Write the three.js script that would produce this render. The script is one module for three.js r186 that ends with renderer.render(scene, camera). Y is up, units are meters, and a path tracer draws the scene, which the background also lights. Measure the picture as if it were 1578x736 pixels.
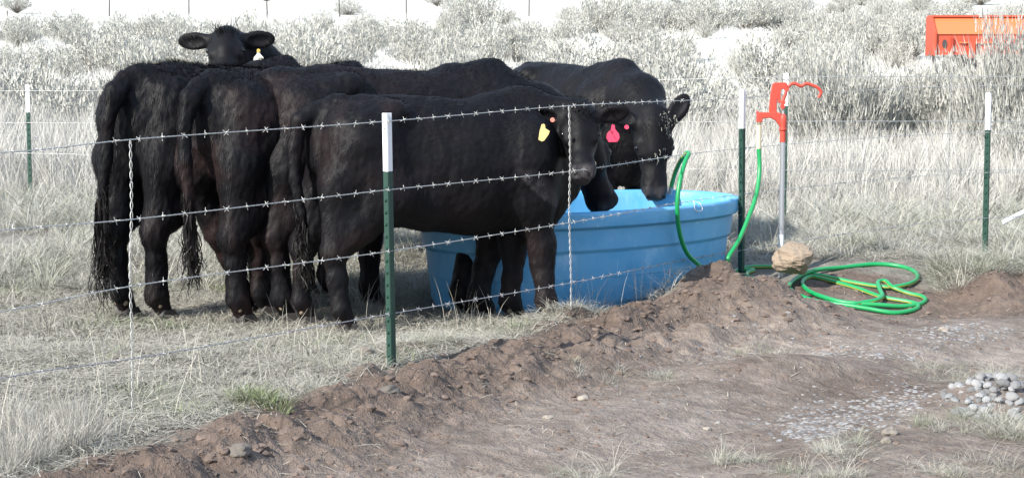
import * as THREE from 'three';
import { ImprovedNoise } from 'three/addons/math/ImprovedNoise.js';
import { mergeGeometries } from 'three/addons/utils/BufferGeometryUtils.js';

// ───────────────────────── camera, sky, sun, exposure ─────────────────────────
const CAM_H = 1.45, FOCAL = 2800, PITCH = Math.atan(288 / 2800);
const scene = new THREE.Scene();
const camera = new THREE.PerspectiveCamera(2 * Math.atan(368 / FOCAL) * 180 / Math.PI, 1024 / 477, 0.1, 900);
camera.position.set(0, CAM_H, 0);
camera.rotation.x = -PITCH;
const renderer = new THREE.WebGLRenderer({ antialias: true });
renderer.toneMapping = THREE.LinearToneMapping;
renderer.toneMappingExposure = 1.7;
renderer.shadowMap.enabled = true;
const SKY_GAIN = 1.0;
const SUN = new THREE.Vector3(-0.60, 0.58, 0.55).normalize();
{
  // clear pale winter sky, white towards the horizon, as a float equirectangular texture
  const W = 512, H = 256, data = new Float32Array(W * H * 4), d = new THREE.Vector3();
  for (let j = 0; j < H; j++) for (let i = 0; i < W; i++) {
    const el = ((j + .5) / H - .5) * Math.PI, az = ((i + .5) / W - .5) * 2 * Math.PI;
    d.set(Math.cos(el) * Math.cos(az), Math.sin(el), Math.cos(el) * Math.sin(az));
    const up = Math.max(0, d.y), k = Math.exp(-up * 3.2), g = Math.pow(Math.max(0, d.dot(SUN)), 10) * .35, low = d.y < 0 ? 1 - .5 * Math.min(1, -d.y * 4) : 1, q = (j * W + i) * 4;
    data[q] = ((.27 * (1 - k) + .78 * k) + g) * low * SKY_GAIN; data[q + 1] = ((.40 * (1 - k) + .84 * k) + g * .97) * low * SKY_GAIN; data[q + 2] = ((.62 * (1 - k) + .90 * k) + g * .9) * low * SKY_GAIN; data[q + 3] = 1;
  }
  const t = new THREE.DataTexture(data, W, H, THREE.RGBAFormat, THREE.FloatType); t.mapping = THREE.EquirectangularReflectionMapping; t.magFilter = t.minFilter = THREE.LinearFilter; t.needsUpdate = true;
  scene.background = t; scene.environment = t;
}
const sun = new THREE.DirectionalLight(new THREE.Color(1, 0.95, 0.87), 4.8);
sun.position.copy(SUN).multiplyScalar(40); sun.position.z -= 11;
sun.target.position.set(0, 0, -11);
sun.castShadow = true; sun.shadow.mapSize.set(4096, 4096);
Object.assign(sun.shadow.camera, { left: -14, right: 14, top: 14, bottom: -14, near: 1, far: 90 });
scene.add(sun, sun.target);

// ───────────────────────── helpers ─────────────────────────
function rng(seed) { let a = seed >>> 0; return () => { a = (a + 0x6D2B79F5) >>> 0; let t = a; t = Math.imul(t ^ (t >>> 15), t | 1); t ^= t + Math.imul(t ^ (t >>> 7), t | 61); return ((t ^ (t >>> 14)) >>> 0) / 4294967296; }; }
const IN = new ImprovedNoise();
const N3 = (x, y, z) => IN.noise(x, y, z);
const fbm = (x, y, z, o = 4) => { let a = 1, s = 0, f = 1; for (let i = 0; i < o; i++) { s += a * N3(x * f + i * 17.3, y * f + i * 5.1, z * f); a *= 0.5; f *= 2.03; } return s; };
function tileNoise(u, v, p, seed) {
  const hsh = (i, j) => { let a = (Math.imul(((i % p) + p) % p, 374761393) + Math.imul(((j % p) + p) % p, 668265263) + Math.imul(seed, 974634777)) | 0; a = Math.imul(a ^ (a >>> 13), 1274126177); return ((a ^ (a >>> 16)) >>> 0) / 4294967296; };
  const x = u * p, y = v * p, i = Math.floor(x), j = Math.floor(y), f = x - i, g = y - j, a = f * f * (3 - 2 * f), b = g * g * (3 - 2 * g);
  return (hsh(i, j) * (1 - a) + hsh(i + 1, j) * a) * (1 - b) + (hsh(i, j + 1) * (1 - a) + hsh(i + 1, j + 1) * a) * b;
}
const tileFbm = (u, v, p, seed, o = 4, fall = .6) => { let s = 0, a = 1, t = 0; for (let i = 0; i < o; i++) { s += a * tileNoise(u, v, p << i, seed + i); t += a; a *= fall; } return s / t; };
const clamp = (v, a = 0, b = 1) => Math.min(b, Math.max(a, v));
const sst = (a, b, v) => { const t = clamp((v - a) / (b - a)); return t * t * (3 - 2 * t); };
const lerp = (a, b, t) => a + (b - a) * t;
const V = (x, y, z) => new THREE.Vector3(x, y, z);
// a point in the world that stands at the given horizontal distance on the line of sight through a place in the picture
const cp = Math.cos(PITCH), sp = Math.sin(PITCH);
function at(px, py, d) {
  const xc = (px - 789) / FOCAL, yc = -(py - 368) / FOCAL;
  const dx = xc, dy = -sp + cp * yc, dz = -cp - sp * yc, t = d / -dz;
  return V(dx * t, CAM_H + dy * t, dz * t);
}
function onHeight(px, py, h) {
  const xc = (px - 789) / FOCAL, yc = -(py - 368) / FOCAL;
  const dx = xc, dy = -sp + cp * yc, dz = -cp - sp * yc, t = (h - CAM_H) / dy;
  return V(dx * t, h, dz * t);
}
const flatG = (g) => g.index ? g.toNonIndexed() : g;
const used = {};
function numbered(n) { used[n] = (used[n] ?? -1) + 1; return used[n] ? n + '_' + String(used[n]).padStart(3, '0') : n; }
function tag(o, label, category, group) { if (label) o.userData.label = label; if (category) o.userData.category = category; if (group) o.userData.group = group; return o; }
function thing(name, label, category, pos = [0, 0, 0], turn = 0, group) {
  const g = new THREE.Group(); g.name = numbered(name); g.position.set(...pos); g.rotation.y = turn; scene.add(g);
  return tag(g, label, category, group);
}
function part(name, geo, mat, parent) { const m = new THREE.Mesh(geo, mat); m.name = parent === scene ? numbered(name) : name; parent.add(m); return m; }
const STD = (r, g, b, rough = 0.8, extra = {}) => new THREE.MeshStandardMaterial({ color: new THREE.Color().setRGB(r, g, b), roughness: rough, ...extra });
const vmat = (rough, extra = {}) => new THREE.MeshStandardMaterial({ color: 0xffffff, vertexColors: true, roughness: rough, side: THREE.DoubleSide, ...extra });
function noiseTex(size, fn, rx, ry, srgb = true) {
  const d = new Uint8Array(size * size * 4);
  for (let j = 0; j < size; j++) for (let i = 0; i < size; i++) { const c = fn(i / size, j / size); const k = (j * size + i) * 4; d[k] = clamp(c[0]) * 255; d[k + 1] = clamp(c[1]) * 255; d[k + 2] = clamp(c[2]) * 255; d[k + 3] = 255; }
  const t = new THREE.DataTexture(d, size, size); t.wrapS = t.wrapT = THREE.RepeatWrapping; t.magFilter = THREE.LinearFilter; t.minFilter = THREE.LinearMipmapLinearFilter; t.generateMipmaps = true;
  if (srgb) t.colorSpace = THREE.SRGBColorSpace; t.repeat.set(rx, ry); t.needsUpdate = true; return t;
}
function rawGeo(pos, idx, col, uv) {
  const g = new THREE.BufferGeometry();
  g.setAttribute('position', new THREE.BufferAttribute(pos instanceof Float32Array ? pos : new Float32Array(pos), 3));
  if (col) g.setAttribute('color', new THREE.BufferAttribute(col instanceof Float32Array ? col : new Float32Array(col), 3));
  if (uv) g.setAttribute('uv', new THREE.BufferAttribute(uv instanceof Float32Array ? uv : new Float32Array(uv), 2));
  if (idx) g.setIndex(idx);
  g.computeVertexNormals(); return g;
}
function tube(pts, r, seg, rad = 6, closed = false, tension = 0.5) {
  const c = new THREE.CatmullRomCurve3(pts, closed, 'centripetal', tension);
  return new THREE.TubeGeometry(c, seg, r, rad, closed);
}

// ───────────────────────── the lie of the land ─────────────────────────
// edge between pasture and dug earth, with the height of the bank along it  [x, depth, crest height, front width]
const EDGE = [[-6, 1.5, 0, .3], [-2.45, 4.7, .02, .3], [-1.47, 6.42, .03, .35], [-0.92, 7.42, .04, .36], [-0.55, 8.18, .045, .36], [-0.12, 8.72, .06, .38], [0.17, 9.42, .07, .45], [0.5, 9.95, .06, .6], [0.82, 10.35, .15, .75], [1.12, 10.72, .25, .7], [1.36, 10.95, .19, .5], [1.62, 11.5, .03, .4], [2.2, 11.95, .02, .35], [2.72, 11.35, .02, .3], [3.3, 11.3, .02, .3], [4.5, 11.2, .02, .3], [9, 10.5, 0, .3]];
function edgeInfo(x, d) {
  let best = 1e9, bs = 0, bh = 0, bw = .3;
  for (let i = 0; i < EDGE.length - 1; i++) {
    const [ax, ad, ah, aw] = EDGE[i], [bx, bd, b2, b3] = EDGE[i + 1];
    const vx = bx - ax, vd = bd - ad, wx = x - ax, wd = d - ad;
    const t = clamp((wx * vx + wd * vd) / (vx * vx + vd * vd));
    const ex = wx - t * vx, ed = wd - t * vd, q = ex * ex + ed * ed;
    if (q < best) { best = q; const cr = vx * wd - vd * wx; bs = cr < 0 ? 1 : -1; bh = lerp(ah, b2, t); bw = lerp(aw, b3, t); }
  }
  return [bs * Math.sqrt(best), bh, bw];
}
const LUMPS = [[.26, 9.78, .17, .10], [.12, 9.5, .1, .06], [-.5, 8.75, .1, .06], [-.30, 8.9, .13, .06], [-.67, 8.0, .08, .05], [1.24, 10.7, .1, .03], [1.08, 10.72, .12, .03], [.62, 9.75, .16, .04], [-1.05, 7.35, .1, .04], [1.62, 10.1, .13, .04], [1.8, 10.25, .1, .035], [1.5, 9.95, .1, .03]];
const HILL = [[0, 0], [15, 0], [17.6, .02], [22, .22], [26, .45], [35, .92], [53, 1.72], [75, 2.45], [97, 3.22], [130, 4.7], [176, 7.4], [330, 17], [700, 36]];
function hill(d) {
  for (let i = 0; i < HILL.length - 1; i++) if (d < HILL[i + 1][0]) {
    const p0 = HILL[Math.max(0, i - 1)], p1 = HILL[i], p2 = HILL[i + 1], p3 = HILL[Math.min(HILL.length - 1, i + 2)];
    const t = (d - p1[0]) / (p2[0] - p1[0]), m1 = (p2[1] - p0[1]) / Math.max(1e-6, p2[0] - p0[0]), m2 = (p3[1] - p1[1]) / (p3[0] - p1[0]), w = p2[0] - p1[0];
    const t2 = t * t, t3 = t2 * t;
    return (2 * t3 - 3 * t2 + 1) * p1[1] + (t3 - 2 * t2 + t) * m1 * w + (-2 * t3 + 3 * t2) * p2[1] + (t3 - t2) * m2 * w;
  }
  return 36;
}
function pasture(x, d) {
  let h = hill(Math.max(0, d));
  const dip = Math.exp(-(((x - .35) / 1.3) ** 4)) * Math.exp(-(((d - 11.6) / 1.35) ** 4));
  h -= .095 * dip;
  h -= .05 * sst(8.6, 9.5, d) * (1 - sst(11.2, 13, d)) * (1 - sst(.2, 1.2, x));
  h += .06 * sst(1.45, 2.0, x) * (1 - sst(13.5, 16, d)) * sst(9.5, 11, d);
  if (d > 14) h += sst(14, 40, d) * (0.22 * N3(x * .09 + 3, d * .07, 1.7) + .1 * N3(x * .33, d * .25, 7.7)) * Math.min(1.6, 1 + d / 160);
  return h + .012 * N3(x * 1.7, d * 1.7, 2.2) ;
}
// how much of a place is bare earth, and its height
function land(x, d, fine = true) {
  const g = pasture(x, d);
  if (d > 15 || d < -4) return [g, d < -4 ? 1 : 0, 0];
  let [s, crest, w] = edgeInfo(x, d);
  const wob = .10 * N3(x * 2.1, d * 2.1, 9.1) + .05 * N3(x * 6.3, d * 6.3, 3.1);
  const s2 = s + wob;
  const dirt = sst(-.06, .10, s2);
  const floor = -.11 + .03 * N3(x * .8, d * .8, 4.4) + .022 * Math.sin((x * .66 - d * .62 + .35 * N3(x * .7, d * .7, 8)) * 5.2) * sst(.5, 1, s);
  let h = lerp(g, floor, sst(-.02, .55 + w * .6, s2));
  // crest of the thrown-up bank
  const u = s2 - .13;
  const bump = crest * Math.exp(-((u / (u < 0 ? .2 + .12 * sst(.7, 1, x) : w)) ** 2));
  h += bump * (0.95 + (.45 - .3 * sst(.7, 1, x)) * N3(x * 2.6, d * 2.6, 6.6));
  for (const [bx, bd, br, bh] of LUMPS) { const q = ((x - bx) ** 2 + (d - bd) ** 2) / (br * br); if (q < 6) h += bh * Math.exp(-(q ** 1.6)) * (.8 + .6 * N3(x * 9, d * 9, bx)); }
  // low heap by the gravel
  h += .07 * Math.exp(-(((x - 1.32 - (d - 8.75) * .3) / .42) ** 2) - (((d - 8.75) / .2) ** 2));
  // heap of cobbles
  h += .07 * Math.exp(-(((x - 2.13) / .22) ** 2) - (((d - 8.02) / .22) ** 2));
  // earth sloping under the coiled hose
  const cw = sst(1.22, 1.46, x) * (1 - sst(2.68, 3.0, x)) * sst(10.5, 10.95, d) * (1 - sst(12, 12.4, d));
  if (cw > 0) h = lerp(h, .035 + (d - 11.9) * .175, cw);
  let rough = dirt;
  if (fine && dirt > 0.01) {
    const bank = clamp(Math.exp(-(((s2 - .2) / (w * 1.1)) ** 2)) * (crest > .01 ? 1.1 : .4)) * (1 - .85 * cw);
    const cl = Math.abs(N3(x * 4.2, d * 4.2, 1.2)) * .75 + Math.abs(N3(x * 11, d * 11, 5.2)) * .3 + Math.abs(N3(x * 30, d * 30, 8.2)) * .16;
    h += dirt * ((.010 + .10 * bank) * (cl - .24) + (.003 + .006 * bank) * N3(x * 24, d * 24, 3) + (.0015 + .003 * bank) * N3(x * 55, d * 55, 5));
    rough = dirt * (.3 + .7 * bank);
  } else if (fine) h += .008 * N3(x * 9, d * 9, 1);
  return [h, dirt, rough];
}
const inTank = (x, d) => { const u = x - .446, w = d - 11.55, p = u * .766 + w * .643, q = -u * .643 + w * .766; return (p / 1.12) ** 2 + (q / .62) ** 2 < 1; };
const ground = (x, d) => land(x, d, false)[0];
const groundF = (x, d) => land(x, d, true)[0];

function axis(fineA, fineB, step, lo, hi, grow) {
  const a = []; let s = step;
  for (let v = fineA; v <= fineB + 1e-6; v += step) a.push(v);
  let v = fineB; while (v < hi) { s *= grow; v += s; a.push(v); }
  s = step; v = fineA; const b = []; while (v > lo) { s *= grow; v -= s; b.push(v); }
  return b.reverse().concat(a);
}
{
  const xs = axis(-2.8, 3.5, .0165, -330, 330, 1.17), ds = axis(6.1, 12.4, .0165, -40, 420, 1.085);
  const nx = xs.length, nd = ds.length, pos = new Float32Array(nx * nd * 3), col = new Float32Array(nx * nd * 3), uv = new Float32Array(nx * nd * 2), idx = new Uint32Array((nx - 1) * (nd - 1) * 6);
  for (let j = 0; j < nd; j++) for (let i = 0; i < nx; i++) {
    const x = xs[i], d = ds[j], k = j * nx + i, [h, dirt] = land(x, d, true);
    pos[k * 3] = x; pos[k * 3 + 1] = h; pos[k * 3 + 2] = -d; uv[k * 2] = x / .9; uv[k * 2 + 1] = d / .9;
    const n1 = N3(x * 1.3, d * 1.3, 3.3), n2 = N3(x * 5, d * 5, 1.3), n3 = N3(x * 19, d * 19, 4.3);
    // pasture soil with bleached litter; farther out bleached grass land
    let gr = .25 + .04 * n1 + .06 * n2 + .05 * n3, gg = gr * .92, gb = gr * .78;
    const reddish = sst(.15, .5, N3(x * 1.1 + 9, d * 1.5, 5.5) + .4 * n2);
    gr = lerp(gr, .22, reddish * .75); gg = lerp(gg, .165, reddish * .75); gb = lerp(gb, .125, reddish * .75);
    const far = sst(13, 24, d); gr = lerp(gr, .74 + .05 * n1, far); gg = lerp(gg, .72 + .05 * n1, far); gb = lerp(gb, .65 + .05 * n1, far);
    // bare earth: dark fresh clods on the bank, paler dust on the track
    const dust = clamp(.5 + .55 * N3(x * .9 + 4, d * .9, 6) + .35 * n2 + .2 * n3) * sst(.15, .9, edgeInfo(x, d)[0]);
    const dr = lerp(.15, .33, dust) + .022 * n3 + .015 * n2, dg = lerp(.109, .277, dust) + .019 * n3 + .011 * n2, db = lerp(.086, .238, dust) + .017 * n3 + .009 * n2;
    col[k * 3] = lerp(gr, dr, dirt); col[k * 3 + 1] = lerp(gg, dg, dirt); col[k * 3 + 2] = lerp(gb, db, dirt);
  }
  let q = 0;
  for (let j = 0; j < nd - 1; j++) for (let i = 0; i < nx - 1; i++) { const a = j * nx + i, b = a + 1, c = a + nx, e = c + 1; idx[q++] = a; idx[q++] = b; idx[q++] = c; idx[q++] = b; idx[q++] = e; idx[q++] = c; }
  const grain = noiseTex(1024, (u, v) => { const r = tileFbm(u, v, 9, 3, 6, .82), q = r * r * (3 - 2 * r), g = .42 + .62 * q; return [g, g, g * .99]; }, 1, 1, false);
  const g = rawGeo(pos, new THREE.BufferAttribute(idx, 1), col, uv);
  const m = part('ground', g, new THREE.MeshStandardMaterial({ color: 0xffffff, vertexColors: true, roughness: 1, map: grain, bumpMap: grain, bumpScale: .03 }), scene);
  m.userData.kind = 'structure';
}

// ───────────────────────── grass, straw, clods, gravel (uncountable stuff) ─────────────────────────
function tuftGeo(n, h, spread, lean, w, seed, segs = 2) {
  const R = rng(seed), pos = [], idx = [];
  for (let i = 0; i < n; i++) {
    const a = R() * 6.283, r = spread * Math.sqrt(R()), bx = Math.cos(a) * r, bz = Math.sin(a) * r;
    const dir = a + (R() - .5) * 2.4, L = h * (.45 + .65 * R()), ln = lean * (.25 + R()), wd = w * (.6 + .8 * R());
    const fx = Math.cos(dir), fz = Math.sin(dir), tw = R() * 6.283, sx = Math.cos(tw), sz = Math.sin(tw), b = pos.length / 3;
    for (let k = 0; k <= segs; k++) {
      const t = k / segs, out = ln * L * t * t + ln * L * .3 * t, y = L * t * (1 - .35 * ln * t), ww = wd * (k === segs ? .12 : 1 - .35 * t) * .5;
      pos.push(bx + fx * out - sx * ww, Math.max(.003, y), bz + fz * out - sz * ww, bx + fx * out + sx * ww, Math.max(.003, y), bz + fz * out + sz * ww);
    }
    for (let k = 0; k < segs; k++) { const c = b + k * 2; idx.push(c, c + 1, c + 2, c + 1, c + 3, c + 2); }
  }
  return rawGeo(pos, idx);
}
function scatter(name, geos, mat, n, place, seed) {
  // place(R) → [x, depth, scale, r, g, b, yStretch] or null
  const R = rng(seed), lists = geos.map(() => []);
  for (let i = 0, tries = 0; i < n && tries < n * 40; tries++) { const p = place(R); if (!p) continue; lists[Math.floor(R() * geos.length)].push([...p, R() * 6.283, R(), R()]); i++; }
  geos.forEach((g, gi) => {
    const L = lists[gi]; if (!L.length) return;
    const im = new THREE.InstancedMesh(g, mat, L.length), M = new THREE.Matrix4(), Q = new THREE.Quaternion(), C = new THREE.Color();
    L.forEach(([x, d, s, r, gg, b, ys, yaw, t1, t2], i) => {
      Q.setFromEuler(new THREE.Euler((t1 - .5) * .25, yaw, (t2 - .5) * .25));
      M.compose(V(x, groundF(x, d) - .004, -d), Q, V(s, s * ys, s)); im.setMatrixAt(i, M); im.setColorAt(i, C.setRGB(r, gg, b));
    });
    im.name = numbered(name); im.userData.kind = 'stuff'; scene.add(im);
  });
}
const grassMat = new THREE.MeshStandardMaterial({ color: 0xffffff, roughness: .9, side: THREE.DoubleSide });
const inView = (x, d, m = .4) => Math.abs(x) < d * .2818 + m;
const cowFree = (x, d) => true;
// trampled short pasture in front
const coil = (x, d) => x > 1.28 && x < 2.78 && d > 10.5 && d < 12.12;
scatter('short_grass', [tuftGeo(30, .045, .10, 1.5, .0036, 1), tuftGeo(30, .035, .12, 2.0, .0036, 2), tuftGeo(22, .07, .09, 1.0, .0034, 3)], grassMat, 11000, (R) => {
  const d = 5.9 + 7.5 * Math.pow(R(), .8), x = (R() * 2 - 1) * (d * .2818 + .3); if (!inView(x, d, .3) || coil(x, d)) return null;
  const [s] = edgeInfo(x, d); if (s + .1 * N3(x * 2.1, d * 2.1, 9.1) > -.03) return null;
  const bare = N3(x * 1.1 + 9, d * 1.5, 5.5); if (bare > .12 && R() < .8) return null;
  if (inTank(x, d)) return null;
  const green = sst(.05, .45, N3(x * 1.6, d * 2.2, 12.2)) * R(), b = .20 + .16 * R();
  return [x, d, .6 + .7 * R(), lerp(b, .13, green), lerp(b * .95, .18, green), lerp(b * .80, .075, green), .5 + .7 * R()];
}, 11);
// matted straw lying on the pasture and strewn on the earth
const strawGeo = (seed) => { const p = [], ix = []; const R = rng(seed); for (let i = 0; i < 18; i++) { const a = R() * 6.28, L = .04 + .13 * R(), x = (R() - .5) * .24, z = (R() - .5) * .24, y = .004 + .022 * R(), w = .0017; const c = Math.cos(a) * L / 2, s = Math.sin(a) * L / 2, k = p.length / 3; p.push(x - c - s / L * w * 2, y, z - s + c / L * w * 2, x - c + s / L * w * 2, y, z - s - c / L * w * 2, x + c, Math.max(.003, y + .03 * (R() - .4)), z + s); ix.push(k, k + 1, k + 2); } return rawGeo(p, ix); };
scatter('matted_straw', [strawGeo(5), strawGeo(6), strawGeo(7)], grassMat, 8500, (R) => {
  const d = 5.9 + 8 * R(), x = (R() * 2 - 1) * (d * .2818 + .3), [s] = edgeInfo(x, d); if (s > -.02 || coil(x, d)) return null;
  const b = .26 + .24 * R(); return [x, d, .7 + .6 * R(), b, b * .94, b * .79, 1];
}, 12);
// single thin dead stems standing in the pasture
const stem = tuftGeo(3, .26, .03, .5, .0028, 61, 3);
scatter('thin_dead_stems', [stem, tuftGeo(2, .34, .04, .4, .0026, 62, 3)], grassMat, 200, (R) => {
  const d = 6 + 6.5 * R(), x = (R() * 2 - 1) * (d * .2818 + .2), [s] = edgeInfo(x, d); if (s > -.02 || coil(x, d)) return null; if (N3(x * 1.5, d * 1.5, 31) < -.1) return null;
  const b = .42 + .15 * R(); return [x, d, .45 + .7 * R(), b, b * .95, b * .82, 1];
}, 44);
scatter('green_grass', [tuftGeo(60, .13, .07, .8, .004, 63, 3), tuftGeo(50, .10, .06, 1, .004, 64, 3)], grassMat, 16, (R) => {
  const e = [[385, 632, 26, 10], [385, 632, 26, 10], [290, 645, 26, 8], [430, 640, 14, 8], [335, 440, 14, 4]][Math.floor(R() * 5)], p = onHeight(e[0] + e[2] * (R() * 2 - 1), e[1] + e[3] * (R() * 2 - 1), 0); const g = R();
  return [p.x, -p.z, .45 + .4 * R(), .15 + .10 * g, .19 + .08 * g, .085 + .07 * g, .8];
}, 45);
const straw1 = (() => { const p = [-.06, .006, 0, -.06, .006, .0035, 0, .011, .004, 0, .011, .0005, .06, .006, .001]; return rawGeo(p, [0, 1, 2, 0, 2, 3, 3, 2, 4]); })();
scatter('strewn_straw', [straw1], grassMat, 2600, (R) => {
  const d = 6.2 + 6 * R(), x = (R() * 2 - 1) * (d * .2818 + .3), [s] = edgeInfo(x, d); if (s < .02) return null;
  if (N3(x * 1.8, d * 1.8, 2.7) + .35 * R() < .1) return null;
  const b = .36 + .2 * R(); return [x, d, .3 + .9 * R() * R(), b, b * .9, b * .72, 1];
}, 13);
// thin tufts that come up in the dug earth and tall bent stems along the fence
const tall = [tuftGeo(42, .46, .08, .45, .0045, 21, 3), tuftGeo(36, .36, .10, .6, .0045, 22, 3), tuftGeo(48, .55, .09, .35, .0045, 23, 3)];
scatter('pale_tall_grass', tall, grassMat, 90, (R) => {
  // left foreground
  const px = 10 + 150 * R() ** 1.2, py = 650 + 110 * R(), p = onHeight(px, py, 0); const x = p.x, d = -p.z; if (edgeInfo(x, d)[0] > -.06) return null;
  const b = .30 + .16 * R(); return [x, d, .2 + .28 * R(), b, b * .96, b * .86, .6 + .6 * R()];
}, 14);
const tangle = [tuftGeo(46, .17, .10, 1.5, .0034, 71, 3), tuftGeo(40, .13, .12, 2.0, .0034, 72, 3), tuftGeo(36, .24, .09, .9, .0032, 73, 3)];
const CLUMPS = [[1510, 655, 100, 14, 46, .42], [1480, 560, 80, 16, 44, .38], [1540, 570, 40, 10, 22, .4], [1305, 690, 46, 18, 24, .5], [1130, 700, 36, 8, 9, .5], [905, 718, 60, 12, 10, .45], [1260, 726, 90, 10, 22, .4], [1560, 668, 40, 10, 24, .5], [1020, 584, 20, 10, 10, .5], [945, 582, 16, 9, 6, .45], [470, 640, 30, 10, 14, .5], [885, 580, 10, 12, 5, .4], [640, 565, 60, 10, 30, .5], [760, 540, 44, 9, 24, .5], [905, 490, 34, 6, 16, .5], [1480, 718, 90, 12, 18, .45], [270, 650, 90, 14, 34, .5], [520, 600, 60, 10, 34, .5], [1500, 425, 80, 14, 60, .9], [1300, 395, 60, 6, 30, .8], [1170, 540, 60, 14, 10, .35]];
CLUMPS.forEach(([cx, cy, rx, ry, n, sc], i) => scatter('pale_grass_clump', tangle, grassMat, n, (R) => {
  const a = R() * 6.28, r = Math.sqrt(R()), px = cx + rx * r * Math.cos(a), py = cy + ry * r * Math.sin(a), p = onHeight(px, py, cy < 520 ? 0 : -.09);
  const b = .27 + .2 * R(), g = R() < .3 ? .6 : 0; return [p.x, -p.z, sc * (.55 + .6 * R()), lerp(b, .17, g), lerp(b * .96, .20, g), lerp(b * .82, .11, g), .6 + .6 * R()];
}, 100 + i));
scatter('bent_dead_stems', [tuftGeo(3, .5, .04, .5, .0045, 81, 3), tuftGeo(2, .4, .04, .8, .0045, 82, 3)], grassMat, 24, (R) => {
  const e = [[1010, 452], [1030, 438], [990, 462], [905, 485], [925, 480], [885, 570]][Math.floor(R() * 6)], p = at(e[0] + 14 * (R() - .5), e[1], 10.55 + .2 * R()); const b = .5 + .1 * R();
  return [p.x, -p.z, .55 + .5 * R(), b, b * .97, b * .9, 1];
}, 83);
// bleached tall field behind the pen
scatter('bleached_field_grass', [tuftGeo(46, .5, .13, .35, .009, 31, 2), tuftGeo(42, .42, .15, .5, .009, 32, 2), tuftGeo(40, .6, .12, .28, .008, 33, 2)], grassMat, 7600, (R) => {
  const d = 14.5 + 10 * Math.pow(R(), 1.05), x = (R() * 2 - 1) * (d * .2818 + .8);
  const lim = 16.3 - .12 * x + .5 * N3(x * .8, d, 1); if (coil(x, d) || (d < lim && R() > .06)) return null; if (inTank(x, d)) return null;
  const k = sst(lim, lim + 1.2, d), b = .44 + .14 * R();
  return [x, d, (.35 + .6 * k) * (.75 + .5 * R()), b, b * .975, b * .90, .8 + .4 * R()];
}, 15);
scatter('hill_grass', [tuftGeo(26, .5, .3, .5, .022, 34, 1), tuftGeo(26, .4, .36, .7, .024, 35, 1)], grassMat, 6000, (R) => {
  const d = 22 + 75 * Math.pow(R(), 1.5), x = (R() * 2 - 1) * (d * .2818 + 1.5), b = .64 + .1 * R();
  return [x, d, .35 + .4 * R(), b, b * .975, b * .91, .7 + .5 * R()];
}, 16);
scatter('rough_grass', tangle, grassMat, 2600, (R) => {
  const d = 11.3 + 6 * R(), x = (R() * 2 - 1) * (d * .2818 + .5); if (coil(x, d) || inTank(x, d) || edgeInfo(x, d)[0] > -.05 || N3(x * 1.3, d * .9, 3.3) + .5 * R() < .1) return null;
  const b = .32 + .2 * R(), g = R() < .3 ? .4 : 0; return [x, d, (.55 + .6 * R()) * (1 + .5 * sst(13, 16, d)), lerp(b, .22, g), lerp(b * .97, .25, g), lerp(b * .85, .16, g), .6 + .7 * R()];
}, 46);
function lumpGeo(seed, flat = .8, amp = .3, det = 2) {
  const g = new THREE.IcosahedronGeometry(1, det), p = g.attributes.position;
  for (let i = 0; i < p.count; i++) { const v = V(p.getX(i), p.getY(i), p.getZ(i)); const n = 1 + amp * fbm(v.x * 1.1 + seed * 3.7, v.y * 1.1, v.z * 1.1, 3); v.multiplyScalar(n); v.y *= flat; p.setXYZ(i, v.x, v.y, v.z); }
  g.computeVertexNormals(); return g;
}
const weld = (g) => g;
const clodMat = new THREE.MeshStandardMaterial({ color: 0xffffff, roughness: 1 });
scatter('dirt_clods', [weld(lumpGeo(1, .75, .55, 1)), weld(lumpGeo(2, .8, .6, 1)), weld(lumpGeo(3, .7, .5, 1))], clodMat, 24000, (R) => {
  const d = 6.1 + 6 * R(), x = (R() * 2 - 1) * (d * .2818 + .2), [s, cr, w] = edgeInfo(x, d); if (s < -.05) return null;
  const bank = Math.exp(-(((s - .25) / (w * 1.4)) ** 2)); if (R() > .3 + .7 * bank) return null;
  const c = .9 + .5 * R() * R(), sz = .0020 + .0045 * R() * R() + .016 * Math.pow(R(), 18); return [x, d, sz * (1 + bank * .3), .14 * c, .104 * c, .084 * c, .8];
}, 17);
const pebbleMat = new THREE.MeshStandardMaterial({ color: 0xffffff, roughness: .85 });
const pebbles = [1, 2, 3, 4].map((i) => lumpGeo(10 + i, .68, .5, 1));
const GR = [[1310, 632, 115, 30, 330], [1260, 650, 55, 16, 130], [1400, 600, 60, 24, 90], [1490, 508, 75, 13, 130], [1340, 545, 90, 9, 80], [1420, 520, 60, 14, 50], [1180, 540, 90, 30, 30], [1540, 600, 75, 40, 120], [1100, 600, 160, 60, 26]];
scatter('gravel', pebbles, pebbleMat, 4200, (R) => {
  let t = R() * 986, e; for (e of GR) { t -= e[4]; if (t < 0) break; }
  const a = R() * 6.28, r = Math.sqrt(R()) * (R() < .2 ? 1.35 : 1), p = onHeight(e[0] + e[2] * r * Math.cos(a), e[1] + e[3] * r * Math.sin(a), e[1] < 530 ? -.08 : -.1);
  const g = .12 + .15 * R(), warm = R() < .4 ? .035 : 0; return [p.x, -p.z, (.003 + .0115 * Math.pow(R(), 1.9)), g + warm, g + warm * .5, g * 1.02, .9];
}, 18);

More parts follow.
